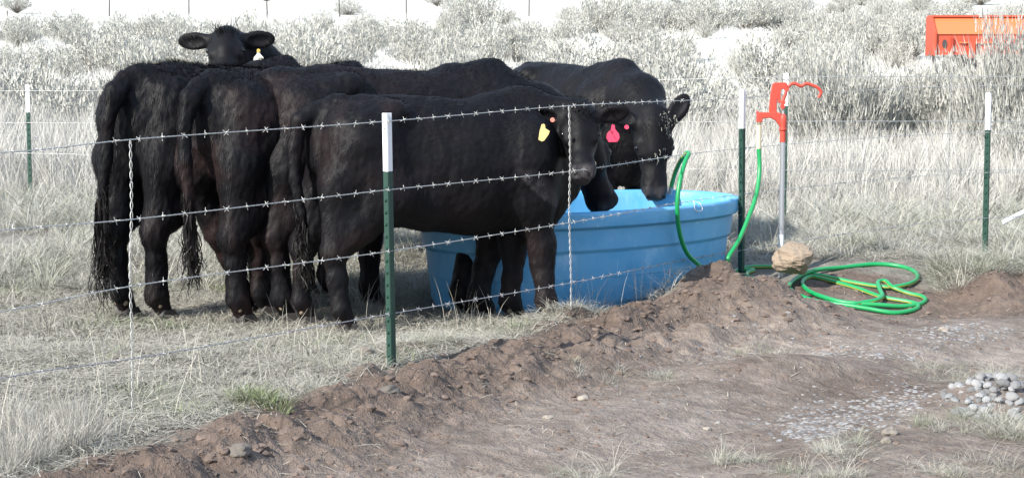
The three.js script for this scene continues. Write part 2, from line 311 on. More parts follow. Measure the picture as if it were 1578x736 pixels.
// ───────────────────────── single stones ─────────────────────────
{
  const rockMat = new THREE.MeshStandardMaterial({ color: new THREE.Color().setRGB(.29, .225, .165), roughness: .95, bumpMap: noiseTex(256, (u, v) => { const n = .5 + .4 * fbm(u * 9, v * 9, 2, 4); return [n, n, n]; }, 2, 2, false), bumpScale: .01 });
  const g = lumpGeo(42, .82, .24, 5), p = g.attributes.position;
  for (let i = 0; i < p.count; i++) { const v = V(p.getX(i), p.getY(i), p.getZ(i)), n = V(.75, -.2, .6).normalize(), e = v.dot(n); if (e > .62) v.addScaledVector(n, (.62 - e) * .8); const n2 = V(-.3, .9, .3).normalize(), e2 = v.dot(n2); if (e2 > .66) v.addScaledVector(n2, (.66 - e2) * .7); const f = .035 * fbm(v.x * 5, v.y * 5, v.z * 5, 3); v.multiplyScalar(1 + f); p.setXYZ(i, v.x, v.y, v.z); }
  g.computeVertexNormals();
  const q = at(1226, 396, 11.45);
  const r = part('rock', g, rockMat, scene); r.position.set(q.x, q.y - .01, q.z); r.scale.set(.15, .125, .14); r.rotation.set(.1, .5, -.12);
  tag(r, 'large tan angular rock at the foot of the red water hydrant', 'rock');
  const stones = [[899, 602, .028, .5, 'pale tan stone lying alone on the dirt below the tank', .3], [370, 722, .045, .55, 'brown lump of a stone at the bottom edge of the dirt bank', .13], [845, 472 + 168, .022, .5, 'small pale stone on the track below the bank', .27], [1090, 630 + 8, .016, .5, 'tiny grey stone on the bare track', .3], [1373, 658, .034, .6, 'grey rounded stone standing alone below the gravel patch', .2], [1367, 671, .024, .6, 'smaller grey stone in front of the lone rounded one', .2], [1455, 507, .03, .6, 'whitish stone at the left end of the upper gravel strip', .3], [600, 632, .05, .6, 'dark brown clod perched at the foot of the bank', .12], [565, 575, .045, .9, 'clod of earth standing at the grass edge left of the green post', .16]];
  for (const [px, py, rad, fl, label, c] of stones) {
    const gp = onHeight(px, py, -.07), y = groundF(gp.x, -gp.z);
    const s = part('stone', lumpGeo(px, fl, .35, 3), STD(c * 1.05, c * .92, c * .78, .95), scene); s.position.set(gp.x, y + rad * fl * .35, gp.z); s.scale.setScalar(rad); s.rotation.y = px;
    tag(s, label, 'stone');
  }
  // the heap of cobbles at the right edge
  const R = rng(77), mats = [.15, .19, .23, .28].map((c) => STD(c, c * .99, c * .98, .85)); let first = true; const geos = [1, 2, 3, 4, 5].map((i) => lumpGeo(30 + i, .7, .22, 3));
  for (let i = 0; i < 96; i++) {
    const a = R() * 6.28, r = Math.sqrt(R()), lay = i > 66 ? 1 : 0, px = 1530 + (74 - 30 * lay) * r * Math.cos(a), py = 608 + (30 - 8 * lay) * r * Math.sin(a), gp = onHeight(px, py, -.05), rad = .013 + .011 * R();
    const s = part('cobble', geos[Math.floor(R() * 5)], mats[Math.floor(R() * 4)], scene); s.position.set(gp.x, groundF(gp.x, -gp.z) + rad * (.3 + lay * .9), gp.z); s.scale.set(rad, rad * (.8 + .3 * R()), rad * (.9 + .5 * R())); s.rotation.set(R() * .6, R() * 6, R() * .6);
    tag(s, 'smooth grey cobble in the heap at the right edge of the track', 'cobble', 'grey cobbles heaped in pale grass at the right edge');
  }
}

// ───────────────────────── sagebrush ─────────────────────────
const sageLeaf = vmat(.95), sageStem = STD(.24, .22, .19, .95);
function sageGeo(seed, twigs, leaves, lw, t0 = .36) {
  const R = rng(seed), pos = [], idx = [], col = [], sp_ = [], si = [];
  const lobes = []; for (let i = 0; i < 6; i++) lobes.push([R() * 6.283, .5 + .55 * R()]);
  for (let t = 0; t < twigs; t++) {
    const a = R() * 6.283, el = Math.acos(1 - R() * .98); let rr = .75 + .25 * R(); for (const [la, ls] of lobes) rr *= 1 + (ls - .8) * .5 * Math.max(0, Math.cos(a - la)) ** 3;
    const ex = Math.sin(el) * Math.cos(a) * rr * .62, ez = Math.sin(el) * Math.sin(a) * rr * .62, ey = (.28 + .72 * Math.cos(el)) * rr;
    { const b = sp_.length / 3, w = .012; sp_.push(-w, 0, 0, w, 0, 0, ex * .8, ey * .72, ez * .8, 0, 0, -w, 0, 0, w, ex * .8, ey * .72 + .004, ez * .8); si.push(b, b + 1, b + 2, b + 3, b + 4, b + 5); }
    const tone = t0 + .12 * R();
    for (let k = 0; k < leaves; k++) {
      const f = .45 + .6 * Math.sqrt(R()), cx = ex * f + (R() - .5) * .13, cy = ey * f + (R() - .5) * .12, cz = ez * f + (R() - .5) * .13;
      const L = .04 + .06 * R(), lx = (R() - .5) * .7 + ex * .6, lz = (R() - .5) * .7 + ez * .6, b = pos.length / 3, q = R() * 6.283, w = lw * (.6 + .8 * R());
      pos.push(cx - Math.cos(q) * w, cy, cz - Math.sin(q) * w, cx + Math.cos(q) * w, cy, cz + Math.sin(q) * w, cx + lx * L, cy + L, cz + lz * L); idx.push(b, b + 1, b + 2);
      const c = tone * (.85 + .3 * R()); for (let m = 0; m < 3; m++) col.push(c, c * .99, c * .90);
    }
  }
  return [rawGeo(pos, idx, col), rawGeo(sp_, si)];
}
const sageNear = [1, 2, 3].map((i) => sageGeo(200 + i, 260, 40, .0055, .35)), sageFar = [1, 2, 3, 4].map((i) => sageGeo(300 + i, 95, 22, .012));
function sage(x, d, h, wid, lib, k, label, group, turn = 0) {
  const t = thing('sagebrush', label, 'sagebrush', [x, ground(x, d) - .04, -d], turn, group);
  t.scale.set(wid, h, wid);
  part('foliage', lib[k % lib.length][0], sageLeaf, t); part('stems', lib[k % lib.length][1], sageStem, t);
}
{
  const near = [[1300, 20.3, 1.42, 1.35, 'wide grey sagebrush right of the red hydrant handle'], [1440, 20.8, 1.25, 1.4, 'low broad grey sagebrush just left of the right fence post'], [1562, 19.6, 1.72, 1.15, 'tallest grey sagebrush at the right edge, in front of the orange hopper'], [1375, 23.5, .85, 1.1, 'grey sagebrush behind the gap between the two wide bushes'], [1500, 22.5, 1.05, 1.2, 'grey sagebrush under the orange hopper'], [1245, 23.5, .6, .9, 'small grey sagebrush directly behind the hydrant handle tip'], [1605, 18, .9, 1, 'shaded sagebrush cut off by the right edge beside the white pipe']];
  near.forEach(([px, d, h, w, label], i) => sage((px - 789) / FOCAL * d, d, h, w, sageNear, i, label, undefined, i * 1.3));
  const R = rng(901); let n = 0;
  for (let tries = 0; tries < 900 && n < 150; tries++) {
    const d = 22 + 36 * Math.pow(R(), 1.15), x = (R() * 2 - 1) * (d * .2818 + 1);
    const px = 789 + x / d * FOCAL; if (px > 1200 && d < 28) continue; if (N3(x * .16, d * .12, 5) < -.16) continue; if (px > 860 && px < 1250 && d > 34 && d < 52 && R() < .8) continue; if (px > 1380 && d > 28 && d < 38) continue;
    n++; const h = .55 + .55 * R(); sage(x, d, h, h * (.85 + .5 * R()), sageFar, n, 'pale grey sagebrush, one of many across the slope behind the cattle', 'sagebrush across the slope behind the cattle', R() * 6);
  }
  for (let tries = 0; tries < 400 && n < 225; tries++) {
    const d = 58 + 80 * R(), x = (R() * 2 - 1) * (d * .2818 + 1), px = 789 + x / d * FOCAL; if (px < 860 && R() < .93) continue; if (N3(x * .07, d * .05, 8) < .02) continue; if (px > 1420 && d < 64) continue;
    n++; const h = .7 + .8 * R(); sage(x, d, h, h * (1 + .6 * R()), sageFar, n, 'pale sagebrush high on the far hillside', 'sagebrush on the far hillside', R() * 6);
  }
}

// ───────────────────────── fences ─────────────────────────
const greenPaint = STD(.022, .062, .045, .5, { metalness: .1 }), whitePaint = STD(.78, .79, .80, .45), galv = STD(.52, .52, .50, .42, { metalness: .5 }), oldWire = STD(.42, .42, .43, .45, { metalness: .6 });
function tPost(parent, base, h, tip, yaw, lean = 0) {
  const prof = (y0, y1) => {
    const s = new THREE.Shape(); const a = .0185, t = .005, st = .034;
    [[-a, 0], [a, 0], [a, t], [t / 2, t], [t / 2, st], [-t / 2, st], [-t / 2, t], [-a, t]].forEach(([x, y], i) => i ? s.lineTo(x, y) : s.moveTo(x, y));
    const g = new THREE.ExtrudeGeometry(s, { depth: y1 - y0, bevelEnabled: true, bevelSize: .0012, bevelThickness: .0012, bevelSegments: 1 }); g.rotateX(-Math.PI / 2); g.translate(0, y0, 0);
    const list = [flatG(g)];
    for (let y = .1; y < h - .03; y += .055) if (y > y0 && y + .018 < y1) { const b = new THREE.CylinderGeometry(.006, .009, .009, 8); b.rotateX(Math.PI / 2); b.scale(1.2, 1.5, 1); b.translate(0, y, .0045); list.push(b.toNonIndexed()); }
    return mergeGeometries(list);
  };
  const p = part('fence_post', prof(-.3, h - tip - .003), greenPaint, parent); p.position.copy(base); p.rotation.set(0, yaw, lean, 'ZYX');
  part('white_tip', prof(h - tip, h), whitePaint, p);
  return p;
}
function strandGeo(pts, r, hr, pitch, step, sides = 4) {
  // two wires twisted round a line that follows pts
  const c = new THREE.CatmullRomCurve3(pts, false, 'centripetal'), L = c.getLength(), n = Math.ceil(L / step), gs = [];
  const base = c.getSpacedPoints(n);
  for (let w = 0; w < 2; w++) {
    const q = base.map((p, i) => { const t = (base[Math.min(n, i + 1)].clone().sub(base[Math.max(0, i - 1)])).normalize(), s = V(-t.z, 0, t.x).normalize(), u = s.clone().cross(t).normalize(), a = i / n * L / pitch * 6.283 + w * Math.PI; return p.clone().addScaledVector(s, Math.cos(a) * hr).addScaledVector(u, Math.sin(a) * hr); });
    gs.push(new THREE.TubeGeometry(new PolyCurve(q), n, r, sides, false));
  }
  return [mergeGeometries(gs), c, L];
}
class PolyCurve extends THREE.Curve { constructor(p) { super(); this.p = p; } getPoint(t, o = new THREE.Vector3()) { const n = this.p.length - 1, f = t * n, i = Math.min(n - 1, Math.floor(f)); return o.copy(this.p[i]).lerp(this.p[i + 1], f - i); } getPointAt(t, o) { return this.getPoint(t, o); } getTangentAt(t, o) { return this.getTangent(t, o); } getLength() { return 1; } getLengths(d) { return [0, 1]; } }
const barbGeo = (() => {
  const gs = []; const R = rng(8);
  for (let k = 0; k < 2; k++) { const a = k * 1.57 + .5, o = (k - .5) * .006, d = V(.25 * (k ? 1 : -1), Math.cos(a), Math.sin(a)).normalize().multiplyScalar(.0155); gs.push(tube([V(o, 0, 0).sub(d), V(o, 0, 0).addScaledVector(d, -.3), V(o, 0, 0).addScaledVector(d, .3), V(o, 0, 0).add(d)], .00105, 6, 5)); }
  const wrap = new THREE.TorusGeometry(.0036, .0012, 5, 10); wrap.rotateY(Math.PI / 2); gs.push(wrap); const w2 = wrap.clone(); w2.translate(.0035, 0, 0); gs.push(w2);
  return mergeGeometries(gs);
})();
function barbedWire(parent, pts, mat, o = {}) {
  const [g, c, L] = strandGeo(pts, o.r ?? .0014, o.hr ?? .0015, o.pitch ?? .06, o.step ?? .011, o.sides ?? 5);
  const w = part('wire', g, mat, parent); const n = Math.floor(L / .127); let gap = o.barbs === false;
  if (!gap) for (let i = 1; i < n; i++) { const u = i / n, p = c.getPointAt(u); if (!inView(p.x, -p.z, .15)) continue; const t = c.getTangentAt(u); const b = part('barb', barbGeo, mat, w); b.position.copy(p); b.quaternion.setFromUnitVectors(V(1, 0, 0), t); b.rotateX(i * 2.399); }
  return w;
}
const P1 = onHeight(600, 571, 0), P2 = at(1141, 412, 11.76), P3 = at(1518, 390, 12.45);
const P0 = P1.clone().multiplyScalar(2).sub(P2); P0.y = .02; P2.y = .02; P3.y = .06; P1.y = -.03;
const P4 = P3.clone().add(V(2.1, 0, -.25));
{
  const f = thing('barbed_wire_fence', 'near barbed wire fence on green posts with white tips in front of the cattle', 'fence');
  tPost(f, P1, 1.205, .262, -.95, .012); tPost(f, P2, 1.19, .252, -.95, .006); tPost(f, P3, 1.11, .25, -.85, .003);
  const hs = [1.17, .845, .555, .265], right = [[at(1136, 151, 11.74), at(1517, 124 + 8, 12.43)], [at(1138, 229, 11.74), at(1517, 204, 12.43)], [at(1138, 300, 11.74), at(1517, 266, 12.43)], [at(1140, 386, 11.74), at(1518, 336, 12.43)]];
  const pyAt = [[235, 215, 187, 163], [355, 338, 293, 264], [480, 441, 388, 343], [583, 553, 485, 436]];
  const alongD = (px) => { const a = (px - 789) / FOCAL, dx = P2.x - P1.x, dd = -P2.z + P1.z, d1 = -P1.z; const t = (a * d1 - P1.x) / (dx - a * dd); return d1 + dd * t; };
  for (let k = 0; k < 4; k++) {
    const pts = [0, 200, 592, 877].map((px, i) => { const d = alongD(px); const q = at(px, pyAt[k][i], d - .02); return q; });
    const first = P0.clone(); first.y += hs[k]; const out = P4.clone(); out.y += hs[k] - .06;
    barbedWire(f, [first, ...pts, right[k][0], right[k][1], out], k > 2 ? oldWire : galv);
  }
  for (const [px, y0, y1] of [[200, 214, 632], [877, 162, 492]]) {
    const d = alongD(px) - .012, a = at(px, y0, d), b = at(px + 3, y1, d), pts = [0, .25, .5, .75, 1].map((t) => a.clone().lerp(b, t).add(V(.004 * Math.sin(t * 9), 0, 0)));
    const [g] = strandGeo(pts, .0019, .0042, .075, .007, 5); part('wire_stay', g, galv, f);
  }
}
{
  const f = thing('barbed_wire_fence', 'back barbed wire fence of the pen running behind the cattle through tall grass', 'fence');
  const B0 = at(46, 316, 17.3), B1 = at(1208, 352, 14.6), B2 = B1.clone().add(V(4.2, .05, -.1)), Bm = B0.clone().add(V(-4.2, 0, -1));
  B0.y = ground(B0.x, -B0.z); B1.y = ground(B1.x, -B1.z); B2.y = B1.y;
  tPost(f, B0, CAM_H - (130 - 80) / FOCAL * 17.3 - B0.y + .0, .26, -.3); tPost(f, B1, 1.28 - B1.y, .26, -.3); tPost(f, B2, 1.2, .26, -.3);
  for (const [y0, y1, y2] of [[140, 119, 118], [189, 187, 187], [236, 262, 262]]) { const a = at(46, y0, 17.28), b = at(1208, y1, 14.58), c = at(1578, y2, 14.6); barbedWire(f, [a.clone().add(V(-4, 0, -1)), a, a.clone().lerp(b, .5).add(V(0, -.02, 0)), b, c, c.clone().add(V(3, 0, 0))], galv, { r: .0026, hr: .0022, step: .03, pitch: .08, sides: 3, barbs: false }); }
  const s0 = at(1467, 112, 14.55), s1 = at(1460, 330, 14.55); const [g] = strandGeo([s0, s0.clone().lerp(s1, .5), s1], .002, .004, .09, .012, 4); part('wire_stay', g, oldWire, f);
}
{
  const f = thing('hilltop_fence', 'distant fence of thin dark posts on the white hillside at the top', 'fence');
  const pm = STD(.10, .09, .08, .9); const xs = [16, 172, 294, 414, 525, 627, 721, 815, 898, 979, 1053, 1122, 1186]; const tops = [];
  xs.forEach((px, i) => { const d = 96 + i * 1.2, x = (px - 789) / FOCAL * d, y = ground(x, d), h = i === 0 ? .5 : 1.35 + .2 * ((i * 7) % 3) / 2; const g = new THREE.CylinderGeometry(.03, .038, h + .2, 7); g.translate(0, h / 2 - .1, 0); const p = part('fence_post', g, pm, f); p.position.set(x, y, -d); p.rotation.z = .03 * Math.sin(i * 5); tops.push(V(x, y, -d)); });
  for (const hh of [.5, .9, 1.25]) part('wire', tube(tops.map((p) => p.clone().add(V(0, hh, .04))), .004, 120, 3), oldWire, f);
  // wire netting between the last two posts
  const a = tops[11], b = tops[12], gs = []; for (let i = 0; i <= 9; i++) gs.push(tube([a.clone().add(V(0, .1 + i * .11, 0)), b.clone().add(V(0, .1 + i * .11, 0))], .007, 2, 3)); for (let i = 0; i <= 18; i++) { const q = a.clone().lerp(b, i / 18); gs.push(tube([q.clone().add(V(0, .05, 0)), q.clone().add(V(0, 1.1, 0))], .007, 2, 3)); }
  const w = part('wire_netting', mergeGeometries(gs), STD(.2, .15, .1, .8), f);
}

// ───────────────────────── water tank ─────────────────────────
{
  const c = [.446, -.115, -11.55], turn = 40 * Math.PI / 180, t = thing('stock_tank', 'large oval light blue plastic stock tank the cattle drink from', 'water tank', c, turn);
  const scuff = noiseTex(512, (u, v) => { const n = tileFbm(u, v, 12, 5, 5, .7), st = tileNoise(u, v * .15, 90, 9), k = sst(.60, .80, n) * .16 + (st > .93 && n > .5 ? .10 : 0) - sst(.55, .3, n) * .06; return [.40 + k * 1.0, .68 + k * .5, .86 + k * .3]; }, 3, 1);
  const blue = new THREE.MeshPhysicalMaterial({ map: scuff, roughness: .48, clearcoat: .1, clearcoatRoughness: .5, side: THREE.DoubleSide });
  const pr = [[0, .004], [.86, .004], [.885, .012], [.9, .03], [.912, .185], [.914, .196], [.928, .206], [.934, .215], [.948, .36], [.95, .372], [.963, .382], [.968, .392], [.98, .505], [.982, .516], [1.012, .524], [1.02, .535], [1.026, .60], [1.022, .614], [1.008, .622], [.985, .62], [.972, .61], [.962, .56], [.948, .40], [.915, .06], [.88, .035], [0, .03]];
  const lg = new THREE.LatheGeometry(pr.map(([r, y]) => new THREE.Vector2(r, y)), 160);
  { const p = lg.attributes.position; for (let i = 0; i < p.count; i++) { const x = p.getX(i), z = p.getZ(i), r = Math.hypot(x, z); if (r < 1e-5) continue; const ins = 1.026 - r, k = r > .5 ? 1 : r / .5, co = x / r, si = z / r, e = 2 / 2.3; const rr = r > .5 ? ins : .526; p.setX(i, Math.sign(co) * Math.abs(co) ** e * (1.2 - rr) * k); p.setZ(i, Math.sign(si) * Math.abs(si) ** e * (.7 - rr) * k); } lg.computeVertexNormals(); }
  part('tank_shell', lg, blue, t);
  const wg = new THREE.CircleGeometry(1, 96); wg.rotateX(-Math.PI / 2);
  { const p = wg.attributes.position; for (let i = 0; i < p.count; i++) { const x = p.getX(i), z = p.getZ(i); p.setX(i, Math.sign(x) * Math.abs(x) ** (2 / 2.3) * 1.115); p.setZ(i, Math.sign(z) * Math.abs(z) ** (2 / 2.3) * .615); p.setY(i, .38 + .004 * N3(x * 6, z * 6, 1)); } wg.computeVertexNormals(); }
  part('water', wg, new THREE.MeshPhysicalMaterial({ color: new THREE.Color().setRGB(.30, .55, .6), roughness: .06, transmission: .85, ior: 1.33, thickness: 0 }), t);
  const kw = at(1074, 316, 11.27).sub(V(...c)).applyAxisAngle(V(0, 1, 0), -turn), K = (x, y, z) => kw.clone().add(V(x, y, z)); part('rim_clip', tube([K(-.03, .02, -.06), K(-.03, .025, 0), K(-.03, -.03, .02), K(.03, -.03, .02), K(.03, .01, 0), K(.02, .02, -.05)], .0025, 30, 5), galv, t);
}

// ───────────────────────── hydrant, hose, pipe ─────────────────────────
const red = STD(.56, .07, .045, .45);
{
  const D = 11.72, S = D / FOCAL * 1.0, base = at(1208, 392, D); base.y = ground(base.x, D);
  const t = thing('water_hydrant', 'red frost-free water hydrant on a galvanised standpipe with raised curved lever', 'hydrant', [base.x, base.y, base.z]);
  const L = (zx, zy, z = 0) => { const p = at(1150 + zx / 5.664, 110 + zy / 5.664, D).sub(t.position); p.z = z; return p; };
  const plate = (list, depth, z, bev = .005) => { const s = new THREE.Shape(); list.forEach(([x, y], i) => { const p = L(x, y); i ? s.lineTo(p.x, p.y) : s.moveTo(p.x, p.y); }); const g = new THREE.ExtrudeGeometry(s, { depth: depth - 2 * bev, bevelEnabled: true, bevelSize: bev * .7, bevelThickness: bev, bevelSegments: 3 }); g.translate(0, 0, z - depth / 2 + bev); return g; };
  const b0 = L(327, 615).y; const pipe = new THREE.CylinderGeometry(.0168, .0168, b0 + .25, 20); pipe.translate(L(331, 0).x, b0 / 2 - .125, 0); part('standpipe', pipe, STD(.55, .56, .58, .35, { metalness: .7 }), t);
  const lab = new THREE.CylinderGeometry(.0178, .0178, .085, 20); lab.translate(L(331, 0).x, L(0, 1480).y, 0); part('paper_sleeve', lab, whitePaint, t);
  const col = L(331, 0).x, r0 = L(0, 515).y; const sl = new THREE.CylinderGeometry(.0195, .0195, r0 - b0, 20); sl.translate(col, (r0 + b0) / 2, 0); part('red_sleeve', sl, red, t);
  const hub = new THREE.LatheGeometry([[0, 520], [26, 520], [34, 512], [34, 498], [30, 490], [33, 460], [34, 420], [30, 390], [22, 376], [12, 370], [0, 368]].map(([r, y]) => new THREE.Vector2(Math.max(0, r) / 5.664 * S * 1.0, L(0, y).y)), 24); hub.translate(col, 0, 0);
  const body = plate([[102, 372], [112, 362], [200, 364], [250, 356], [300, 372], [318, 400], [318, 478], [296, 470], [262, 424], [216, 398], [150, 402], [138, 412], [134, 436], [98, 436]], .032, 0, .008);
  const knob = new THREE.SphereGeometry(.009, 12, 10); knob.translate(L(99, 356).x, L(0, 356).y, 0);
  part('spout_casting', mergeGeometries([hub, body, knob].map(flatG)), red, t);
  part('bracket', plate([[206, 358], [212, 260], [220, 190], [234, 116], [250, 102], [345, 100], [356, 112], [356, 146], [304, 150], [298, 170], [296, 270], [282, 268], [282, 175], [274, 235], [262, 255], [262, 358]], .026, 0, .006), red, t);
  const hp = [[340, 160], [368, 136], [402, 108], [432, 106], [482, 128], [526, 106], [580, 120], [632, 146], [656, 178], [650, 200], [634, 228]];
  const hg = tube(hp.map(([x, y]) => L(x, y, .0)), .0105, 60, 8); hg.scale(1, 1, .75); part('lever', hg, red, t);
  const lk = tube([[352, 158], [340, 205], [330, 235], [318, 265], [318, 300], [322, 326]].map(([x, y]) => L(x, y, .01)), .011, 24, 8); const j1 = new THREE.CylinderGeometry(.014, .014, .03, 12); j1.rotateX(Math.PI / 2); const j2 = j1.clone(), j3 = j1.clone(); { const a = L(352, 156), b = L(324, 270), c = L(318, 305); j1.translate(a.x, a.y, .004); j2.translate(b.x, b.y, .004); j3.translate(c.x, c.y, .004); }
  part('linkage', mergeGeometries([lk, j1, j2, j3]), red, t);
  const rod = new THREE.CylinderGeometry(.007, .007, .05, 12); const rp = L(326, 345); rod.translate(rp.x, rp.y, 0); part('plunger_rod', rod, galv, t);
  const noz = new THREE.LatheGeometry([[0, 0], [.014, 0], [.015, .006], [.012, .01], [.014, .016], [.013, .03], [.016, .034], [0, .034]].map(([a, b]) => new THREE.Vector2(a, b)), 16); const np = L(116, 488); noz.translate(np.x, np.y, 0); part('nozzle', noz, STD(.5, .47, .38, .35, { metalness: .8 }), t);
}
{
  const t = thing('garden_hose', 'green garden hose hanging from the hydrant, coiled on the dirt and hooked into the tank', 'hose');
  const coilD = (y) => lerp(11.9, 10.9, (y - 410) / 75);
  const C = (px, py, lift = 0) => { const p = at(px, py, coilD(py)); const d = -p.z; const g = ground(p.x, d) + .0125 + lift; if (p.y < g) p.y = g; p.y = Math.min(p.y, g + .03); return p; };
  const pts = [at(1170, 196, 11.70), at(1170, 226, 11.70), at(1171, 262, 11.68), at(1166, 300, 11.6), at(1154, 335, 11.5), at(1139, 370, 11.4), at(1122, 400, 11.3)];
  { const b = pts[pts.length - 1]; pts.push(V(b.x + .02, b.y - .05, b.z - .05)); }
  [[1128, 420, 0], [1150, 413], [1190, 411.5], [1225, 419], [1265, 426], [1330, 440], [1370, 447, .01], [1400, 443, .012], [1415, 430], [1408, 418], [1385, 410], [1350, 407], [1300, 412.5], [1255, 423, .02], [1225, 435, .01], [1216, 450, .012], [1225, 466], [1250, 475.5], [1290, 478.5], [1325, 473, .015], [1350, 470, .02], [1360, 464, .02], [1356, 452, .02], [1355, 442, .025], [1364, 441, .025], [1377, 450, .02], [1400, 454], [1421, 459], [1427, 464], [1420, 470], [1390, 474], [1360, 474.5, .01], [1300, 470, .01], [1265, 461, .01], [1245, 449], [1237, 437, 0], [1250, 428], [1270, 432, .0], [1320, 446], [1360, 460, 0], [1412, 470], [1414, 477], [1380, 483.5], [1340, 480, .01], [1300, 475, .015], [1260, 469, .01], [1235, 461, .01], [1215, 452, .02], [1195, 440, .0], [1175, 433], [1154, 429], [1152, 422], [1162, 417, 0], [1140, 417.5, 0]].forEach(([x, y, l]) => pts.push(C(x, y, l || 0)));
  const e = at(1095, 415, 11.5);
  pts.push(V(1.34, ground(1.34, 11.42) + .02, -11.42), at(1077, 408, 11.32), at(1058, 388, 11.2), at(1047, 355, 11.1), at(1044, 315, 11.06), at(1049, 275, 11.1), at(1057, 247, 11.2), at(1062, 237, 11.28), at(1058, 236, 11.36), at(1050, 246, 11.44), at(1040, 268, 11.5), at(1034, 290, 11.52));
  const hoseTex = noiseTex(64, (u, v) => (v > .2 && v < .235) ? [.85, .60, .2] : [.10 + .03 * Math.sin(u * 40), .57, .32], 1, 1);
  const curve = new THREE.CatmullRomCurve3(pts, false, 'centripetal');
  const hg = new THREE.TubeGeometry(curve, 900, .0142, 12, false);
  part('hose', hg, new THREE.MeshPhysicalMaterial({ map: hoseTex, roughness: .38, clearcoat: .2 }), t);
  const sleeve = new THREE.CylinderGeometry(.0155, .0155, .15, 16); const sp0 = at(1170, 211, 11.70); sleeve.translate(sp0.x, sp0.y, sp0.z); part('strain_relief', sleeve, STD(.72, .62, .42, .6), t);
  const q0 = pts[pts.length - 2], q1 = pts[pts.length - 1], dir = q1.clone().sub(q0).normalize(), ce = new THREE.CylinderGeometry(.016, .016, .05, 14); const cm = part('coupling', ce, STD(.45, .45, .44, .35, { metalness: .8 }), t); cm.position.copy(q1).addScaledVector(dir, .015); cm.quaternion.setFromUnitVectors(V(0, 1, 0), dir);
}
{
  const a = at(1546, 343, 13.2), b = at(1640, 296, 13.3), d = b.clone().sub(a), g = new THREE.LatheGeometry([[.013, 0], [.018, 0], [.018, 1], [.013, 1], [.013, 0]].map(([r, y]) => new THREE.Vector2(r, y * d.length())), 20);
  const m = part('plastic_pipe', g, STD(.8, .8, .78, .4, { side: THREE.DoubleSide }), scene); m.position.copy(a); m.quaternion.setFromUnitVectors(V(0, 1, 0), d.normalize()); tag(m, 'white plastic pipe sticking in from the right edge above the grass', 'pipe');
}
// ───────────────────────── orange hopper far behind ─────────────────────────
{
  const D = 38, p = at(1441, 84, D), t = thing('farm_hopper', 'orange steel farm hopper with slanted lid behind the sagebrush at upper right', 'hopper', [p.x, ground(p.x, D), p.z]);
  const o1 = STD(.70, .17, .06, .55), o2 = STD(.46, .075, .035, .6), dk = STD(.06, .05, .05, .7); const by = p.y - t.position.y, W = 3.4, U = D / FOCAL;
  const prism = (pts, x0, x1) => { const s = new THREE.Shape(); pts.forEach(([z, y], i) => i ? s.lineTo(z, y) : s.moveTo(z, y)); const g = new THREE.ExtrudeGeometry(s, { depth: x1 - x0, bevelEnabled: true, bevelSize: .006, bevelThickness: .006, bevelSegments: 1 }); g.rotateY(-Math.PI / 2); g.scale(-1, 1, 1); g.translate(x0, 0, 0); const ix = g.index; const n = g.toNonIndexed ? g : g; const a = n.attributes.position.array; for (let i = 0; i < a.length; i += 9) for (let k = 0; k < 3; k++) { const q = a[i + k]; a[i + k] = a[i + 6 + k]; a[i + 6 + k] = q; } n.computeVertexNormals(); return n; };
  const y1 = by + 31 * U, y2 = by + 57 * U;
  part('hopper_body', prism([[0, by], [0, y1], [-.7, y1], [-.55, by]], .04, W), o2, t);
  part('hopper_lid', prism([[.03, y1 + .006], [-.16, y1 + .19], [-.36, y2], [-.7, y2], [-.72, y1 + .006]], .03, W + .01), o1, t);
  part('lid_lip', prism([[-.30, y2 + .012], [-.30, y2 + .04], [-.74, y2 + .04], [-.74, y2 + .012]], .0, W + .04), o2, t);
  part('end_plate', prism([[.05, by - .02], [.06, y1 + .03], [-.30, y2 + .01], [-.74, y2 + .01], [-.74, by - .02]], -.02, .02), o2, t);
  const hole = new THREE.CylinderGeometry(.06, .06, .02, 20); hole.rotateX(Math.PI / 2); hole.scale(.8, 1.5, 1); hole.translate(.2, by + .22, .012); part('cap', hole, dk, t);
  const bar = new THREE.BoxGeometry(.045, .3, .05); bar.translate(.35, by + .2, .035); part('handle', bar, STD(.35, .04, .02, .6), t);
  const hx = new THREE.BoxGeometry(.13, .34, .1); hx.translate(.75, by + .1, .07); part('latch', hx, o2, t); const hx2 = new THREE.BoxGeometry(.07, .5, .07); hx2.translate(.73, by - .12, .06); part('drop_tube', hx2, dk, t);
  const rail = new THREE.BoxGeometry(1.0, .03, .04); rail.translate(1.0, by + .25, .04); part('rail', rail, o1, t);
  for (const x of [.0, 1.7, W - .05]) { const g = new THREE.BoxGeometry(.06, by + .1, .06); g.translate(x, (by - .1) / 2, -.06); part('leg', g, dk, t); }
}

